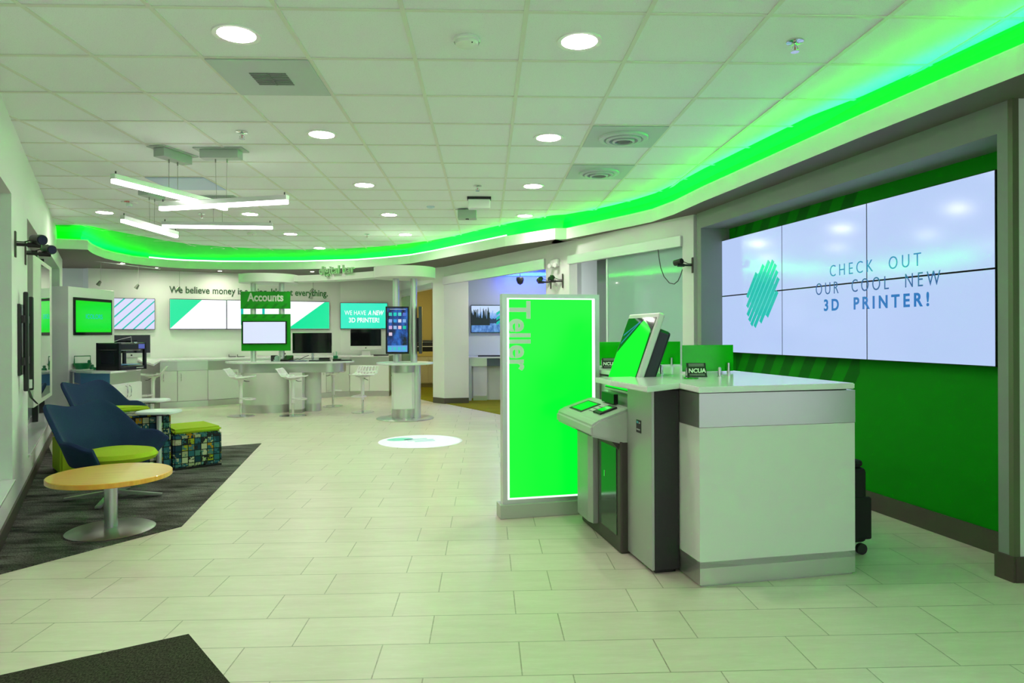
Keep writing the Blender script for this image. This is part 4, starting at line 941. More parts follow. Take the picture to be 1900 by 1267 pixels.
# wall screens
TR2 = ang(TW1, TW2); TR3 = ang(TW2, TW3)
def onw(px, py): return onp(px, py, TW1, TW2)
def wx(px, y_=600): return local(TW1, TR2, onw(px, y_))[0]
ts = thing('triple_screen', 'row of three lit displays with green triangular corners on the rear wall', 'screen', (TW1.x, TW1.y, 0), TR2)
a0, a3 = wx(314), wx(610); z0_, z1_ = onw(460, 611).z, onw(460, 557).z; aw = (a3-a0)/3
for i_ in range(3):
    d = MB().box(a0+i_*aw+.002, a0+(i_+1)*aw-.002, -.08, -.01, z0_, z1_, .003).build('display', BLACKG, ts)
    MB().box(a0+i_*aw+.008, a0+(i_+1)*aw-.008, -.0825, -.0795, z0_+.012, z1_-.012).build('screen', SWHITE2, d)
hz = z1_-z0_-.024
MB().prism_xz([(a0+.01, z0_+.014), (a0+.01, z1_-.013), (a0+aw*.56, z1_-.013)], -.083, -.0845).build('green_triangle', SMINT, ts)
MB().prism_xz([(a3-.01, z1_-.013), (a3-.01, z0_+.014), (a3-aw*.85, z0_+.014), (a3-aw*.10, z1_-.013)], -.083, -.0845).build('green_triangle', SMINT, ts)
fx_ = wx(446); fxr = wx(490)
b = MB(); b.box(fx_, fx_+.05, -.0845, -.083, z0_+.10, z1_-.10); b.box(fxr-.05, fxr, -.0845, -.083, z0_+.10, z1_-.10); b.box(fx_, fxr, -.0845, -.083, z1_-.14, z1_-.10); b.box(fx_, fxr, -.0845, -.083, z0_+.10, z0_+.13); b.build('teal_outline', STEAL, ts)
t = thing('striped_screen', 'lit display with teal diagonal stripes on the rear wall beside the green screen tower', 'screen', (TW1.x, TW1.y, 0), TR2)
b0, b1 = wx(205), wx(287.5); zz0, zz1 = onw(250, 611.5).z, onw(250, 553.5).z
d = MB().box(b0, b1, -.07, -.01, zz0, zz1, .003).build('display', BLACKG, t); MB().box(b0+.008, b1-.008, -.0725, -.0695, zz0+.01, zz1-.01).build('screen', scr('screen_lilac', (.70, .70, .95), 1.0), d)
b = MB(); hh_ = zz1-zz0-.02
for k in range(-5, 9):
    x_ = b0+k*.19
    P_ = [(x_, zz0+.01), (x_+.035, zz0+.01), (x_+.035+hh_*1.0, zz1-.01), (x_+hh_*1.0, zz1-.01)]
    # clip to the display
    def clip(P, c, sgn):
        out = []
        for i_ in range(len(P)):
            p_, q_ = P[i_], P[(i_+1) % len(P)]; ip, iq = sgn*(p_[0]-c) >= 0, sgn*(q_[0]-c) >= 0
            if ip: out.append(p_)
            if ip != iq: f_ = (c-p_[0])/(q_[0]-p_[0]); out.append((c, p_[1]+(q_[1]-p_[1])*f_))
        return out
    P_ = clip(P_, b0+.01, 1); P_ = clip(P_, b1-.01, -1) if len(P_) > 2 else P_
    if len(P_) > 2: b.prism_xz(P_, -.0728, -.0738)
b.build('stripes', scr('screen_teal_stripe', (.0, .52, .45), 1.0), t)
t = thing('mint_screen', 'mint green lit display announcing a new 3D printer on the rear wall', 'screen', (TW2.x, TW2.y, 0), TR3)
def on3(px, py): return onp(px, py, TW2, TW3)
m0_, m1_ = local(TW2, TR3, on3(631.5, 600))[0], local(TW2, TR3, on3(719, 600))[0]; mz0, mz1 = on3(675, 610).z, on3(675, 562).z
d = MB().box(m0_, m1_, -.08, -.01, mz0, mz1, .003).build('display', BLACKG, t); MB().box(m0_+.01, m1_-.01, -.0825, -.0795, mz0+.01, mz1-.01).build('screen', scr('screen_mint_field', (.03, .85, .56), 1.0), d)
tw_ = m1_-m0_; cx_ = (m0_+m1_)/2; hz_ = mz1-mz0
text('lettering', 'WE HAVE', hz_*.25, SWHITE2, t, (m0_+tw_*.09, -.084, mz0+hz_*.53), (PI/2, 0, 0), .002, .0, 'LEFT', 1, 0, tw_*.45)
text('lettering', 'A NEW', hz_*.25, SWHITE2, t, (m0_+tw_*.58, -.084, mz0+hz_*.53), (PI/2, 0, 0), .002, .004, 'LEFT', 1, .2, tw_*.34)
text('lettering', '3D PRINTER!', hz_*.25, SWHITE2, t, (cx_, -.084, mz0+hz_*.25), (PI/2, 0, 0), .002, .003, 'CENTER', 1, 0, tw_*.64)
# wall slogan
l0, l1 = wx(314, 540), wx(608, 545); zt_ = onw(460, 546.5).z
o1 = text('wall_lettering', 'We believe money is a thing.', .20, LETD, None, (0, 0, 0), (PI/2, 0, 0), .01, .002, 'LEFT', 1.02, 0, wx(474, 540)-l0+wx(497)-wx(474))
tag(o1, 'dark green slogan letters on the rear wall reading We believe money is a thing.', 'lettering'); o1.rotation_euler = (PI/2, 0, TR2)
def wl(x_, y_, z_): return Vector((TW1.x+math.cos(TR2)*x_-math.sin(TR2)*y_, TW1.y+math.sin(TR2)*x_+math.cos(TR2)*y_, z_))
o1.location = wl(l0, -.006, zt_)
o2 = text('wall_lettering', "It's not everything.", .20, LETG, None, (0, 0, 0), (PI/2, 0, 0), .01, .004, 'LEFT', 1.02, 0, l1-wx(503, 545))
tag(o2, 'bright green slogan letters on the rear wall reading It\'s not everything.', 'lettering'); o2.rotation_euler = (PI/2, 0, TR2); o2.location = wl(wx(503, 545), -.006, zt_)
# track light rail with hanging spots
r0, r1 = atd(163, 482, 11.9), atd(297, 499, 13.1)
t = thing('light_rail', 'thin pale light rail hung below the rear ceiling border at left', 'light rail', r0)
MB().tube([(0, 0, 0), r1-r0], .012, 8).build('rail', ALU, t, True)
for f_ in (.02, .5, .98): q_ = (r1-r0)*f_; MB().cyl(q_, q_+Vector((0, 0, max(.03, ZS-(r0+q_).z))), .005, seg=8).build('hanger', ALU, t)
for px, y0_, y1_, dp, lb in ((187, 487, 527, 12.1, 'tiny hanging spotlight on the rail, leftmost of the thin rear spotlights'), (257, 495, 533, 12.7, 'tiny hanging spotlight above the striped display'), (333, 502, 537, 13.4, 'tiny hanging spotlight in front of the first word of the slogan'), (581, 503, 540, 15.0, 'tiny hanging spotlight in front of the last word of the slogan')):
    a_ = atd(px, y0_, dp); b_ = atd(px, y1_, dp); t = thing('hanging_spot', lb, 'spotlight', b_, 0, 'tiny hanging spotlights')
    MB().tube([(0, 0, .05), (0, 0, a_.z-b_.z)], .004, 6).build('suspension_cord', mat('pendant_cable'), t); MB().cyl((0, 0, .055), (-.05, .0, -.02), .022, .035, seg=14).build('spot_head', mat('spot_grey', (.22, .25, .2), .4, .5), t, True)

# ================================================================== DIGITAL BAR
# accounts counter
ac = atd(540, 700, 12.15); BZ = .885
t = thing('bar_counter', 'oblong white digital bar counter on two round drums under the Accounts panel', 'counter', (ac.x, ac.y, 0), .035)
def bx(px): return (px-540)/F*12.15
def stad(x0, x1, r_, n=14): return [(x1-r_+r_*math.sin(k*PI/n), -r_*math.cos(k*PI/n)) for k in range(n+1)]+[(x0+r_-r_*math.sin(k*PI/n), r_*math.cos(k*PI/n)) for k in range(n+1)]
MB().prism(stad(bx(423), bx(656), .40), BZ-.03, BZ, .006).build('worktop', SOLID, t)
MB().prism(stad(bx(446), bx(640), .30), BZ-.19, BZ-.03).build('steel_apron', STEEL, t, True)
def drum(x0, x1, ry, nm):
    c_ = (x0+x1)/2; r_ = (x1-x0)/2
    d = MB().lathe([(0, .14), (r_, .14), (r_, BZ-.19), (0, BZ-.19)], seg=48, sy=ry/r_, c=(c_, 0, 0)).build(nm, LAMG, t, True)
    MB().lathe([(0, 0), (r_*1.005, 0), (r_*1.005, .14), (0, .14)], seg=48, sy=ry/r_, c=(c_, 0, 0)).build('steel_plinth', STEEL, d, True)
drum(bx(450), bx(546), .36, 'drum'); drum(bx(564), bx(595), .15, 'drum')
MB().box(bx(545), bx(568), -.33, -.06, .06, BZ-.19).build('service_panel', LAM, t); MB().box(bx(545), bx(568), -.332, -.05, 0, .06).build('panel_plinth', STEEL, t)
for px in (472, 523.5):
    MB().cyl((bx(px), 0, BZ), (bx(px), 0, 2.30), .048, seg=24).build('post', ALU, t, True)
# accounts panels hang on the posts
A0, A1 = bx(452), bx(541); 
def az_(py): return atd(500, py, 12.15).z
t2 = thing('accounts_panel', 'green Accounts sign panel above the digital bar counter', 'sign', (ac.x, ac.y, 0), .035)
MB().box(A0, A1, -.085, -.05, az_(573), az_(541.5), .003).build('upper_panel', GREENP, t2)
MB().box(A0+.01, A1, -.085, -.05, az_(650.5), az_(583), .003).build('lower_panel', GREENP, t2)
for zlo_, zhi_ in ((573, 563.5), (591, 584)):
    b = MB(); z0q, z1q = az_(zlo_), az_(zhi_); k = z1q-z0q
    for i_ in range(5):
        x_ = A0+.03+i_*(A1-A0-.10)/4.6; b.prism_xz([(x_, z0q+.004), (x_+.06, z0q+.004), (x_+.06+k*.8, z1q), (x_+k*.8, z1q)], -.086, -.0865)
    b.build('diagonal_stripes', GREENPD, t2)
text('lettering', 'Accounts', .20, LETW, t2, ((A0+A1)/2, -.087, az_(559)), (PI/2, 0, 0), .004, .006, 'CENTER', 1, 0, (A1-A0)*.73)
d = MB().box(bx(456), bx(535.5), -.13, -.085, az_(638), az_(596), .003).build('display', BLACKG, t2); MB().box(bx(458), bx(533.5), -.1325, -.1295, az_(636.5), az_(597.5)).build('screen', scr('screen_pale', (.72, .79, .98), 1.0), d)
# canopies and beam with lettering
pdp = atz(752, 776); 
t3 = thing('bar_canopy', 'pale curved canopy bridge with two round ends above the digital bar', 'canopy')
cL = Vector((ac.x+bx(500), ac.y, 0)); zc0, zc1 = atd(500, 523.5, 12.15-.3).z, atd(500, 508, 12.15-.3).z
cR = Vector((pdp.x, pdp.y, 0)); zr0, zr1 = atd(752, 513.5, 10.7).z, atd(752, 493.5, 10.7).z
b = MB().lathe([(0, zc0), (.50, zc0), (.50, zc1), (0, zc1)], seg=48, c=(cL.x, cL.y, 0)); b.build('round_end', mat('canopy_white', (.70, .76, .66), .5), t3, True)
b = MB().lathe([(0, zr0), (.49, zr0), (.49, zr1), (0, zr1)], seg=48, c=(cR.x, cR.y, 0)); b.build('round_end', MATS['canopy_white'], t3, True)
mid_ = (cL+cR)/2+Vector((-.15, .75, 0)); R0, R1 = [], []
n_ = 20
for k in range(n_+1):
    f_ = k/n_; p = cL*(1-f_)**2+mid_*2*f_*(1-f_)+cR*f_**2; tg = ((mid_-cL)*(1-f_)+(cR-mid_)*f_).normalized(); nr = Vector((-tg.y, tg.x, 0)); z_ = zc1*(1-f_)+zr1*f_
    R0.append((p-nr*.14, z_)); R1.append((p+nr*.14, z_))
b = MB(); hb_ = .125
b.grid([[(p.x, p.y, z_-.02) for p, z_ in R0], [(p.x, p.y, z_-.02) for p, z_ in R1], [(p.x, p.y, z_-hb_) for p, z_ in R1], [(p.x, p.y, z_-hb_) for p, z_ in R0], [(p.x, p.y, z_-.02) for p, z_ in R0]]); b.build('curved_beam', MATS['canopy_white'], t3)
pA, pB = R0[9][0], R0[16][0]; bl = MB()
dl_ = (R0[16][0]-R0[8][0]); s_ = atd(593, 508, 12.2)
lp = R0[8][0]; rzL = ang(R0[8][0], R0[16][0])
tA = onp(593, 507, R0[8][0], R0[16][0]); tB = onp(658, 503.5, R0[8][0], R0[16][0])
o = text('bar_lettering', 'digital bar', .20, mat('pale_green_letter', (.30, .50, .27), .5), None, (0, 0, 0), (PI/2, 0, 0), .035, .003, 'LEFT', 1, 0, (Vector((tB.x, tB.y))-Vector((tA.x, tA.y))).length)
tag(o, 'pale green digital bar lettering standing on the curved canopy beam', 'lettering', None, (tA.x, tA.y-.0, R0[9][1]-.02)); o.rotation_euler = (PI/2, 0, rzL)
# phone display pod
t = thing('display_pod', 'round display pod with two tall posts and a white cabinet, right of the digital bar', 'kiosk', (pdp.x, pdp.y, 0), 0)
def qx(px, d=11.1): return (px-752)/F*d
MB().lathe([(0, 0), (.455, 0), (.46, .006), (.44, .016), (0, .018)], seg=48).build('base_plate', STEEL, t, True)
MB().lathe([(0, .872), (.45, .872), (.455, .878), (.455, .898), (.45, .904), (0, .904)], seg=56).build('table_top', mat('frosted_top', (.70, .80, .75), .25), t, True)
b = MB().prism(stad(qx(727), qx(771), .16), .16, .745); b.build('cabinet_body', LAM, t, True)
d = MB().box(qx(733.5), qx(766.5), -.166, -.155, .165, .74, .003).build('cabinet_door', LAM, t)
MB().cyl((qx(729.5), -.162, .70), (qx(729.5), -.155, .70), .008, seg=10).build('lock', CHROME, t)
b = MB().prism(stad(qx(727), qx(771), .163), .018, .16); b.build('steel_plinth', STEEL, t, True)
b = MB().prism(stad(qx(727), qx(771), .163), .745, .872); b.build('steel_collar', STEEL, t, True)
MB().cyl((qx(771.5), .02, .018), (qx(771.5), .02, .872), .078, seg=28).build('column', ALU, t, True)
MB().cyl((qx(735.5), .02, .904), (qx(735.5), .02, zr0), .050, seg=24).build('post', ALU, t, True)
MB().cyl((qx(768), .02, .904), (qx(768), .02, zr0), .053, seg=24).build('post', ALU, t, True)
def phone(label, loc, rz, lit):
    t = thing('phone_display', label, 'display', loc, rz, 'phone shaped displays on the pod posts')
    PWd, PHd = .37, .755
    c_ = MB().box(-PWd/2, PWd/2, -.025, .025, -PHd/2, PHd/2, .006).build('case', mat('phone_case', (.05, .055, .06), .3, .4), t)
    MB().box(-PWd/2+.004, PWd/2-.004, -.0265, -.0245, -PHd/2+.004, PHd/2-.004).build('bezel', BLACKG, c_)
    MB().box(-.03, .03, .025, .07, -.2, .2).build('mount', BLACK, t)
    if not lit: return t
    s_ = MB().box(-PWd/2+.025, PWd/2-.025, -.0275, -.026, -PHd/2+.03, PHd/2-.025).build('screen', m_phone(), c_)
    ic = [(.02, .55, .45), (.0, .6, .5), (.1, .6, .6), (.08, .15, .6), (.25, .4, .8), (.03, .3, .7), (.6, .65, .8), (.2, .4, .8), (.6, .4, .7), (.3, .5, .8), (.8, .5, .6), (.0, .55, .35), (.75, .6, .75)]
    for i_, cc in enumerate(ic):
        x_ = -PWd/2+.052+(i_ % 4)*.073; z_ = PHd/2-.125-(i_//4)*.105
        k_ = MB().box(x_-.001, x_+.05, -.0295, -.0275, z_-.025, z_+.027, .0009).build('app_icon', mat('icon_%d' % i_, (0, 0, 0), .3, emit=cc, es=1.0), s_)
    MB().box(-PWd/2+.03, PWd/2-.03, -.029, -.0275, -PHd/2+.035, -PHd/2+.135).build('dock', mat('dock_blue', (0, 0, 0), .3, emit=(.12, .35, .75), es=1), s_)
    for i_ in range(4): MB().box(-PWd/2+.042+i_*.074, -PWd/2+.092+i_*.074, -.031, -.029, -PHd/2+.06, -PHd/2+.11).build('app_icon', mat('dock_icon', (0, 0, 0), .3, emit=(.05, .55, .6), es=1), s_)
    MB().box(-.12, .13, -.0285, -.0275, PHd/2-.047, PHd/2-.040).build('status_bar', mat('status', (0, 0, 0), .3, emit=(.6, .65, .7), es=.8), s_)
    return t
def m_phone():
    m = mat('phone_wallpaper', (.01, .01, .012), .1); k = NT(m)
    n = k.noise(k.coord('Object', scale=(1.5, 1, 1), rot=(0, .6, 0)), 4.5, 5, .6)
    c = k.ramp(n, [(.40, (.002, .004, .012)), (.50, (.005, .04, .22)), (.62, (.02, .14, .55)), (.75, (.05, .25, .65))])
    k.link(c, k.b.inputs['Emission Color']); k.b.inputs['Emission Strength'].default_value = 1.0
    return m
zp = atd(740, 612.5, 10.85).z
phone('phone shaped display with app icons on the left post of the round pod', (pdp.x+qx(740), pdp.y-.12, zp), .10, True)
phone('black phone shaped display seen edge-on at the right post of the round pod', (pdp.x+qx(779.5), pdp.y+.10, zp), 1.64, False)
# bar stools
def stool(label, loc, rz):
    t = thing('bar_stool', label, 'stool', loc, rz, 'white perforated bar stools')
    # shell seat, back at -x
    rows = []; NU, NV = 36, 28
    prof = []
    for i_ in range(NU+1):
        u = i_/NU
        if u < .42: f_ = u/.42; x_ = -.20+.09*f_+.0; z_ = .80+.0-.155*sst(0, 1.0, f_)*1.0; x_ = -.215+.13*f_
        else: f_ = (u-.42)/.58; x_ = -.085+.30*f_; z_ = .645-.005*math.sin(f_*PI)+.022*f_
        prof.append((x_, z_))
    for i_, (x_, z_) in enumerate(prof):
        u = i_/NU; hw = .19+.03*math.sin(u*PI)-.05*max(0, u-.85)/.15
        rows.append([(x_-.02*(abs(v_)**2)*(1 if u < .4 else -0.3), v_*hw, z_+.030*abs(v_)**2.2*(.3 if u > .5 else sst(0, .4, u))) for v_ in [j_/NV*2-1 for j_ in range(NV+1)]])
    b = MB().grid(rows); b.bm.faces.ensure_lookup_table(); kill = []
    for f in b.bm.faces:
        i_, j_ = divmod(f.index, NV)
        if (3 <= i_ <= 7 and j_ % 4 in (1, 2) and 1 < j_ < 27) or (10 <= i_ <= 11 and j_ % 4 in (3, 0) and 2 < j_ < 26) or (14 <= i_ <= 16 and j_ % 4 in (1, 2) and 1 < j_ < 27) or (19 <= i_ <= 20 and j_ % 4 in (3, 0) and 2 < j_ < 26) or (23 <= i_ <= 25 and j_ % 4 in (1, 2) and 1 < j_ < 27) or (28 <= i_ <= 29 and j_ % 4 in (3, 0) and 2 < j_ < 26): kill.append(f)
    bmesh.ops.delete(b.bm, geom=kill, context='FACES'); b.solidify(.014)
    b.build('seat', WPLAS, t, True, sub=1)
    MB().lathe([(0, .55), (.03, .55), (.05, .60), (.13, .63), (.02, .64), (0, .64)], seg=20).build('seat_bracket', WPLAS, t, True)
    MB().cyl((0, 0, .22), (0, 0, .58), .030).build('post', WPLAS, t, True); MB().cyl((0, 0, .01), (0, 0, .23), .020).build('piston', CHROME, t, True)
    MB().tube([(0, -.03, .30), (.10, -.12, .29), (.20, -.10, .285), (.23, 0, .285), (.20, .10, .285), (.10, .12, .29), (0, .03, .30)], .011).build('footrest', WPLAS, t, True)
    MB().tube([(.02, .03, .60), (.06, .12, .57), (.10, .16, .57)], .005, 6).build('lift_lever', DARKM, t, True)
    MB().prism(stad(-.22, .22, .17), 0, .012, .003).build('base_plate', CHROME, t)
    return t
s1 = atz(447, 772.5); st0 = stool('white perforated bar stool left of the wide Accounts drum', (s1.x, s1.y, 0), .1)
for px, py, rz, lb in ((543.5, 772, .0, 'white perforated bar stool in front of the bar between the two drums'), (673, 765, -1.9, 'white perforated bar stool turned to the counter left of the display pod'), (618, 754, 1.5, 'white perforated bar stool tucked under the right end of the bar'), (284, 764, 3.5, 'white perforated bar stool by the rear cabinets, leftmost')):
    c_ = copy_tree(st0); p = atz(px, py); c_.location = p; c_.rotation_euler = (0, 0, rz); c_['label'] = lb
C.objects['bar_stool.003'].scale = (1, 1, 1)
# things on the bar counter
def onbar(px, dy=0): return Vector((ac.x+bx(px), ac.y+dy, BZ))
p = onbar(576, .12); t = thing('monitor', 'wide black monitor on the bar counter right of the Accounts panel', 'monitor', p, .03)
mw = (609-538)/F*12.3; mz0_ = atd(575, 655, 12.3).z-BZ; mz1_ = atd(575, 617.5, 12.3).z-BZ
MB().box(-mw/2, mw/2, -.02, .02, mz0_, mz1_, .004).build('screen', BLACKG, t)
b = MB().cyl((.0, .03, .01), (0, .03, mz0_+.15), .022); b.build('stand', CHROME, t, True); MB().box(-.14, .14, -.08, .10, 0, .012, .004).build('stand_base', ALU, t)
p = onbar(533, -.02); t = thing('desk_phone', 'black desk phone on the bar counter beside the right post', 'phone', p, -.3)
b = MB().prism_yz([(-.09, 0), (.09, 0), (.09, .10), (-.09, .025)], -.08, .08, .006); b.build('phone_body', BLACK, t); MB().tube([(-.085, -.05, .075), (-.085, .0, .115), (-.085, .06, .13)], .022, 10).build('handset', BLACK, t, True)
p = onbar(508, .05); tag(MB().box(-.06, .06, -.05, .05, 0, .10, .01).build('card_box', DARKM), 'small dark box on the bar counter between the Accounts posts', 'box', None, p, .3)
p = onbar(514, .02); t = thing('tape_dispenser', 'small pale green tape dispenser on the bar between the posts', 'tape dispenser', p, .2)
MB().lathe([(.0, 0), (.045, 0), (.045, .04), (0, .04)], seg=20).move(Matrix.Translation((0, .02, .05)) @ Matrix.Rotation(PI/2, 4, 'X')).build('reel', mat('pale_green_plastic', (.4, .6, .5), .4), t, True); MB().box(-.06, .06, -.02, .02, 0, .025, .004).build('base', MATS['pale_green_plastic'], t)
p = onbar(622, .0); t = thing('pencil_cup', 'green cup of pens on the bar counter right of the monitor', 'cup', p)
MB().lathe([(0, 0), (.038, 0), (.042, .09), (.036, .09), (.034, .006), (0, .006)], seg=20).build('cup', GPLAS, t, True)
for k in range(6):
    a_ = k*1.05; MB().tube([(0.012*math.cos(a_), .012*math.sin(a_), .01), (.035*math.cos(a_), .035*math.sin(a_), .15+.01*(k % 3))], .004, 6).build('pen', mat('pen_green', (.2, .5, .35), .4) if k % 2 else WPLAS, t)
for px, dy, w1, d1_, h1, lb in ((597, -.16, .36, .12, .02, 'long flat black tray along the front of the bar counter'), (601, .02, .18, .09, .055, 'black card stand in front of the monitor'), (642, -.05, .22, .10, .02, 'flat black tray at the right tip of the bar counter'), (627, -.10, .14, .09, .04, 'black box in front of the pen cup')):
    tag(MB().box(-w1/2, w1/2, -d1_/2, d1_/2, 0, h1, .005).build('tray', BLACK), lb, 'tray', 'black trays on the bar counter', onbar(px, dy), .05)
p = onbar(557, -.12); tag(MB().box(-.15, .15, -.05, .05, 0, .012, .003).build('keyboard', mat('blue_black', (.02, .03, .10), .4)), 'dark blue flat keypad on the bar counter near the right Accounts post', 'keyboard', None, p, .05)
tag(MB().tube([(-.12, 0, .01), (-.06, .03, .02), (0, 0, .04), (.05, -.02, .03), (.12, .02, .07), (.2, .0, .10)], .006, 6).build('cord', BLACK, None, True), 'tangled black cord lying on the bar counter under the monitor', 'cord', None, onbar(553, -.04))

# ================================================================== RIGHT REAR: office, booth, wall fittings
OR_ = ang(OF1, OM)
p0, p1 = Vector((-.75, 14.35)), Vector((3.2, 14.35))
def ob(px, py): return onp(px, py, p0, p1)
t = thing('lake_screen', 'display showing a blue lake and mountains on the side office wall', 'screen', (0, 14.35, 0), 0)
v0, v1 = ob(873.5, 592), ob(944, 592); z0_, z1_ = ob(900, 617.5).z, ob(900, 566).z
def m_lake():
    m = mat('lake_picture', (.01, .01, .01), .15); k = NT(m); tc = k.add('ShaderNodeTexCoord'); s = k.add('ShaderNodeSeparateXYZ'); k.link(tc.outputs['Generated'], s.inputs[0])
    n = k.noise(k.coord('Generated', scale=(6, 1, 2.5)), 2.2, 5, .6); z = s.outputs[2]
    sky = k.ramp(k.math('ADD', z, k.math('MULTIPLY', n, .5)), [(.75, (.10, .30, .75)), (.95, (.30, .50, .90)), (1.2, (.55, .70, .95))])
    ridge = k.math('LESS_THAN', z, k.math('ADD', .36, k.math('MULTIPLY', n, .30)))
    c = k.mix(ridge, sky, (.01, .03, .09)); lake = k.math('LESS_THAN', z, k.math('ADD', .30, k.math('MULTIPLY', n, .06)))
    c = k.mix(lake, c, k.ramp(n, [(.35, (.03, .12, .42)), (.65, (.16, .36, .75))]))
    tr = k.noise(k.coord('Generated', scale=(16, 1, .6)), 1.6, 2, .5)
    trees = k.math('MULTIPLY', k.math('LESS_THAN', z, k.math('MULTIPLY', tr, 1.5)), k.math('MULTIPLY', k.math('LESS_THAN', s.outputs[0], .5), k.math('GREATER_THAN', z, .26)))
    c = k.mix(trees, c, (.004, .012, .02)); k.link(c, k.b.inputs['Emission Color']); k.b.inputs['Emission Strength'].default_value = 1.0; return m
d = MB().box(v0.x, v1.x, -.07, -.01, z0_, z1_, .003).build('display', BLACKG, t); MB().box(v0.x+.015, v1.x-.015, -.0725, -.0695, z0_+.015, z1_-.015).build('screen', m_lake(), d)
b = MB()
for k in range(3): x_ = v1.x-.26+k*.0; zz_ = z0_+.16+k*.10; b.prism_xz([(x_, zz_), (x_+.22, zz_+.15), (x_+.22, zz_+.21), (x_, zz_+.06)], -.073, -.0735)
b.build('teal_stripes', STEAL, t)
c0, c1 = ob(868, 700), ob(950, 700); t = thing('office_counter', 'small white counter with dark apron below the lake picture display', 'counter', (0, 14.35, 0), 0)
zc_ = ob(900, 660).z
MB().box(c0.x-.02, c1.x+.5, -.60, -.01, zc_-.03, zc_).build('worktop', SOLID, t); MB().box(c0.x+.02, c0.x+.40, -.55, -.01, zc_-.19, zc_-.03).build('steel_apron', STEEL, t); MB().box(c0.x+.40, c1.x+.4, -.55, -.01, zc_-.19, zc_-.03).build('dark_apron', mat('slate_blue', (.09, .12, .15), .4), t)
MB().box(c0.x+.02, c0.x+.09, -.55, -.45, 0, zc_-.19).build('leg', mat('pale_leg', (.66, .74, .70), .3), t); MB().box(c0.x+.12, c0.x+.40, -.50, -.01, .1, zc_-.19).build('front_panel', LAM, t); MB().box(c0.x+.12, c0.x+.40, -.51, -.01, 0, .1).build('steel_plinth', STEEL, t); MB().box(c0.x+.40, c1.x+.4, -.40, -.01, .0, zc_-.19).build('recessed_panel', LAMG, t)
p = ob(912, 657); tag(MB().box(-.28, .28, -.09, .09, 0, .025, .006).build('document_tray', BLACK), 'flat black tray on the office counter below the lake picture display', 'tray', None, (p.x, 14.35-.35, zc_), 0)
# blue lit office ceiling: coloured strip lamp on the far wall
tag(MB().box(.35, 3.0, 14.05, 14.30, 2.56, 2.60).build('blue_light_bar', mat('blue_led', (0, 0, 0), .5, emit=(.02, .06, 1), es=14)), 'blue light bar high on the rear wall of the side office', 'light')
tag(MB().lathe([(0, 0), (.11, 0), (.11, -.02), (0, -.02)], seg=24).build('office_downlight', mat('office_lamp', (.9, .9, .9), .5, emit=(1, 1, .90), es=190)), 'round downlight in the side office ceiling', 'light', None, (.7, 12.9, ZS-.002))
tag(MB().lathe([(0, 0), (.11, 0), (.11, -.02), (0, -.02)], seg=24).build('ochre_downlight', mat('warm_lamp', (.9, .9, .9), .5, emit=(1, .85, .45), es=140)), 'round downlight in the ochre side room', 'light', None, (-1.6, 16.4, ZS-.002))
tag(MB().lathe([(0, 0), (.11, 0), (.11, -.02), (0, -.02)], seg=24).build('booth_downlight', mat('booth_lamp', (.9, .9, .9), .5, emit=(.95, 1, .95), es=260)), 'round downlight in the glazed booth', 'light', None, (2.7, 9.4, ZS-.002))
p = onp(965, 524, Vector((0, 13.0)), Vector((1, 13.0))); t = thing('dome_camera', 'black dome camera hanging in the blue lit side office', 'camera', (p.x, 13.0, p.z))
MB().cyl((0, 0, .08), (0, 0, ZS-p.z), .006, seg=8).build('stem', BLACK, t); MB().lathe([(0, .10), (.06, .10), (.075, .05), (.05, -.02), (0, -.05)], seg=24).build('dome', BLACK, t, True); MB().box(-.07, .07, -.01, .05, .05, .10, .01).build('housing', BLACK, t)
p = onp(937, 510, OF1, OM); t = thing('dome_camera', 'small black dome camera under the office header', 'camera', (p.x+.08, p.y+.12, 2.455))
MB().lathe([(0, 0), (.055, 0), (.05, -.035), (.025, -.06), (0, -.065)], seg=20).build('dome', BLACK, t, True)
# ochre room contents
t = thing('ochre_cabinet', 'low cream cabinet with wood worktop in the ochre side room', 'cabinet', (atd(790, 670, 17.2).x, atd(790, 670, 17.2).y, 0), 0)
MB().box(-.9, .42, 0, .55, .10, .78).build('cabinet_body', mat('cream_laminate', (.66, .58, .34), .4), t); MB().box(-.92, .44, -.02, .55, .78, .90).build('worktop', YELLOW, t); MB().box(-.88, .42, .03, .55, 0, .10).build('plinth', mat('ochre_plinth', (.35, .28, .10), .5), t)
for k in range(2): d = MB().box(-.25+k*.32, .06+k*.32, -.018, 0, .12, .77, .002).build('door', MATS['cream_laminate'], t); handle_bar(d, (.02+k*.09, -.018, .62), 0, .16)
p = atd(790, 640, 17.4); t = thing('office_printer', 'black office printer with paper trays on the ochre room cabinet', 'printer', (p.x, p.y, .90), 0)
MB().box(-.24, .24, 0, .38, .0, .22, .01).build('printer_body', BLACK, t); MB().box(-.22, .26, -.04, .36, .25, .29, .01).build('scanner_lid', BRONZE, t); MB().box(-.2, .2, -.14, .02, .12, .135).build('paper_tray', WPLAS, t); MB().box(-.2, .2, .05, .3, .22, .25).build('scanner_base', WPLAS, t)
# green tinted glass door in the ochre opening
g_a, g_b = onp(742, 640, TW3, OF0), onp(763, 640, TW3, OF0); L_ = (Vector((g_b.x, g_b.y))-Vector((g_a.x, g_a.y))).length
t = thing('glass_door', 'green tinted glass door leaf at the ochre room opening', 'door', (g_a.x, g_a.y, 0), ang(g_a, g_b))
MB().box(0, L_, .01, .022, .02, 2.26).build('glass_leaf', m_glass('green_tint_glass', (.30, .58, .38), .55), t); MB().box(0, L_, .0, .03, 2.2, 2.26).build('top_rail', ALU, t)
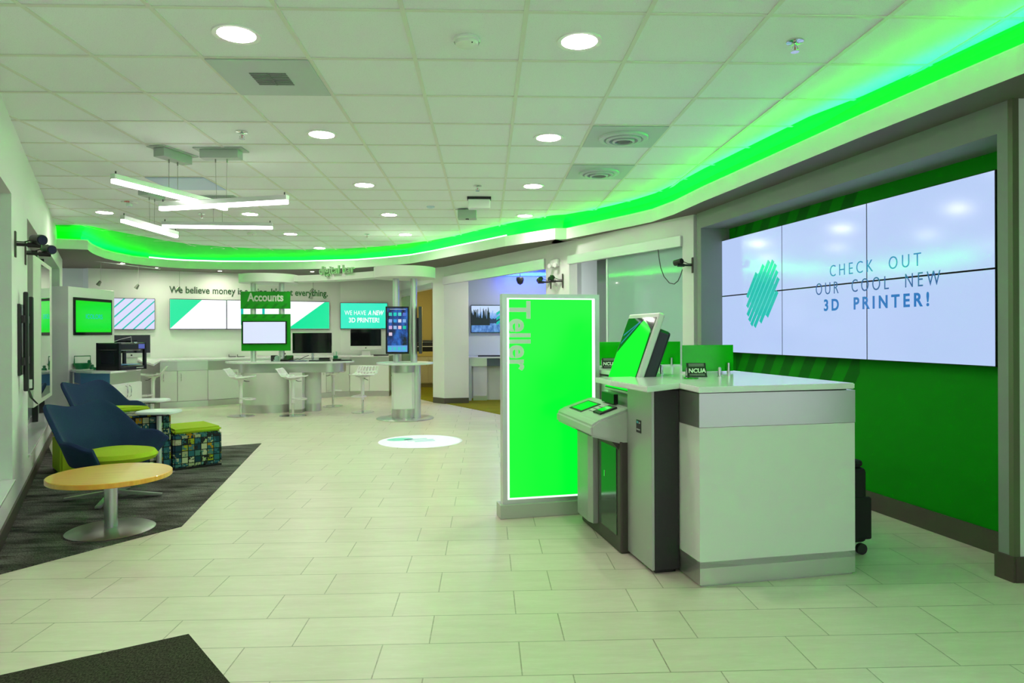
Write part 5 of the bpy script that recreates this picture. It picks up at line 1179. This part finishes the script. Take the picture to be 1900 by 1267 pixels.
# glazed booth
GA_, GB_ = onp(1123, 600, OQ1, OQ2), onp(1265, 600, OQ1, OQ2); GR = ang(OQ1, OQ2); gl = (Vector((GB_.x, GB_.y))-Vector((GA_.x, GA_.y))).length
t = thing('glass_panel', 'pale aqua sliding glass panel in the booth beside the screen niche', 'glass panel', (GA_.x, GA_.y, 0), GR)
MB().box(0, gl, .04, .052, .02, 2.325).build('glass_sheet', m_glass('aqua_glass', (.46, .68, .60), .62, .04), t); MB().box(-.02, .012, .03, .06, .02, 2.325).build('edge_strip', mat('pale_aqua_edge', (.70, .85, .80), .2), t); MB().box(0, gl, .03, .06, 0, .03).build('floor_track', ALU, t)
a_ = onp(1086, 600, OQ1, OQ2); b_ = onp(1126, 600, OQ1, OQ2); L_ = (Vector((b_.x, b_.y))-Vector((a_.x, a_.y))).length
t = thing('acoustic_panel', 'grey fabric acoustic panel standing inside the glazed booth', 'panel', (a_.x+.18, a_.y+.14, 0), GR); MB().box(0, L_+.25, 0, .05, .3, 2.6, .01).build('fabric_face', GREYP, t); MB().box(0, L_+.25, .05, .07, .0, 2.6).build('backing', ALU, t)
tag(MB().tube([onp(x_, y_, OQ1-Vector((.1, .1, 0)), OQ2-Vector((.1, .1, 0))) for x_, y_ in ((1221, 463), (1223, 480), (1226, 497), (1232, 513), (1242, 525), (1251, 527), (1258, 521), (1263, 510), (1266, 500))], .005, 6).build('loose_cable', DARKM, None, True), 'thin dark cable looping down in front of the booth glass', 'cable')
p = onp(1285.5, 492, OQ2, OQ3); bullet_cam('black bracket camera on the pillar left of the screen niche', (p.x, p.y, p.z), ang(OQ2, OQ3)-.5, .16, sc_=.85, flip=-1)
p = onp(1045, 521, OM, OQ1); bullet_cam('black bracket camera on the white pillar above the lit sign, right of two', (p.x, p.y, p.z), ang(OM, OQ1)-.9, .16, sc_=1.0, flip=-1)
p = onp(1023, 523, OM, OQ1); bullet_cam('black bracket camera on the white pillar above the lit sign, left of two', (p.x, p.y, p.z), ang(OM, OQ1)-.9, .16, sc_=1.0, flip=-1)
p = onp(1032, 490, OM, OQ1); t = thing('emergency_light', 'white twin head emergency light high on the pillar above the lit sign', 'emergency light', (p.x, p.y, p.z), ang(OM, OQ1))
MB().box(-.09, .09, -.05, 0, -.04, .07, .012).build('housing', WPLAS, t)
for s_ in (-.085, .085): MB().cyl((s_*.8, -.04, -.02), (s_*.8+.01, -.085, -.025), .024, .032, seg=20).build('lamp_head', WPLAS, t, True)

# ================================================================== PROJECTED DISC ON THE FLOOR
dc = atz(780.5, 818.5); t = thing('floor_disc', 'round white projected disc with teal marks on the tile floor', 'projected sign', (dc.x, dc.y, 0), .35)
DR = .53
MB().lathe([(0, .0), (DR, .0), (DR, .0015), (0, .002)], seg=72).build('disc', mat('disc_white', (.86, .88, .90), .5), t)  # projected light painted as a thin white disc, also lit by the spot
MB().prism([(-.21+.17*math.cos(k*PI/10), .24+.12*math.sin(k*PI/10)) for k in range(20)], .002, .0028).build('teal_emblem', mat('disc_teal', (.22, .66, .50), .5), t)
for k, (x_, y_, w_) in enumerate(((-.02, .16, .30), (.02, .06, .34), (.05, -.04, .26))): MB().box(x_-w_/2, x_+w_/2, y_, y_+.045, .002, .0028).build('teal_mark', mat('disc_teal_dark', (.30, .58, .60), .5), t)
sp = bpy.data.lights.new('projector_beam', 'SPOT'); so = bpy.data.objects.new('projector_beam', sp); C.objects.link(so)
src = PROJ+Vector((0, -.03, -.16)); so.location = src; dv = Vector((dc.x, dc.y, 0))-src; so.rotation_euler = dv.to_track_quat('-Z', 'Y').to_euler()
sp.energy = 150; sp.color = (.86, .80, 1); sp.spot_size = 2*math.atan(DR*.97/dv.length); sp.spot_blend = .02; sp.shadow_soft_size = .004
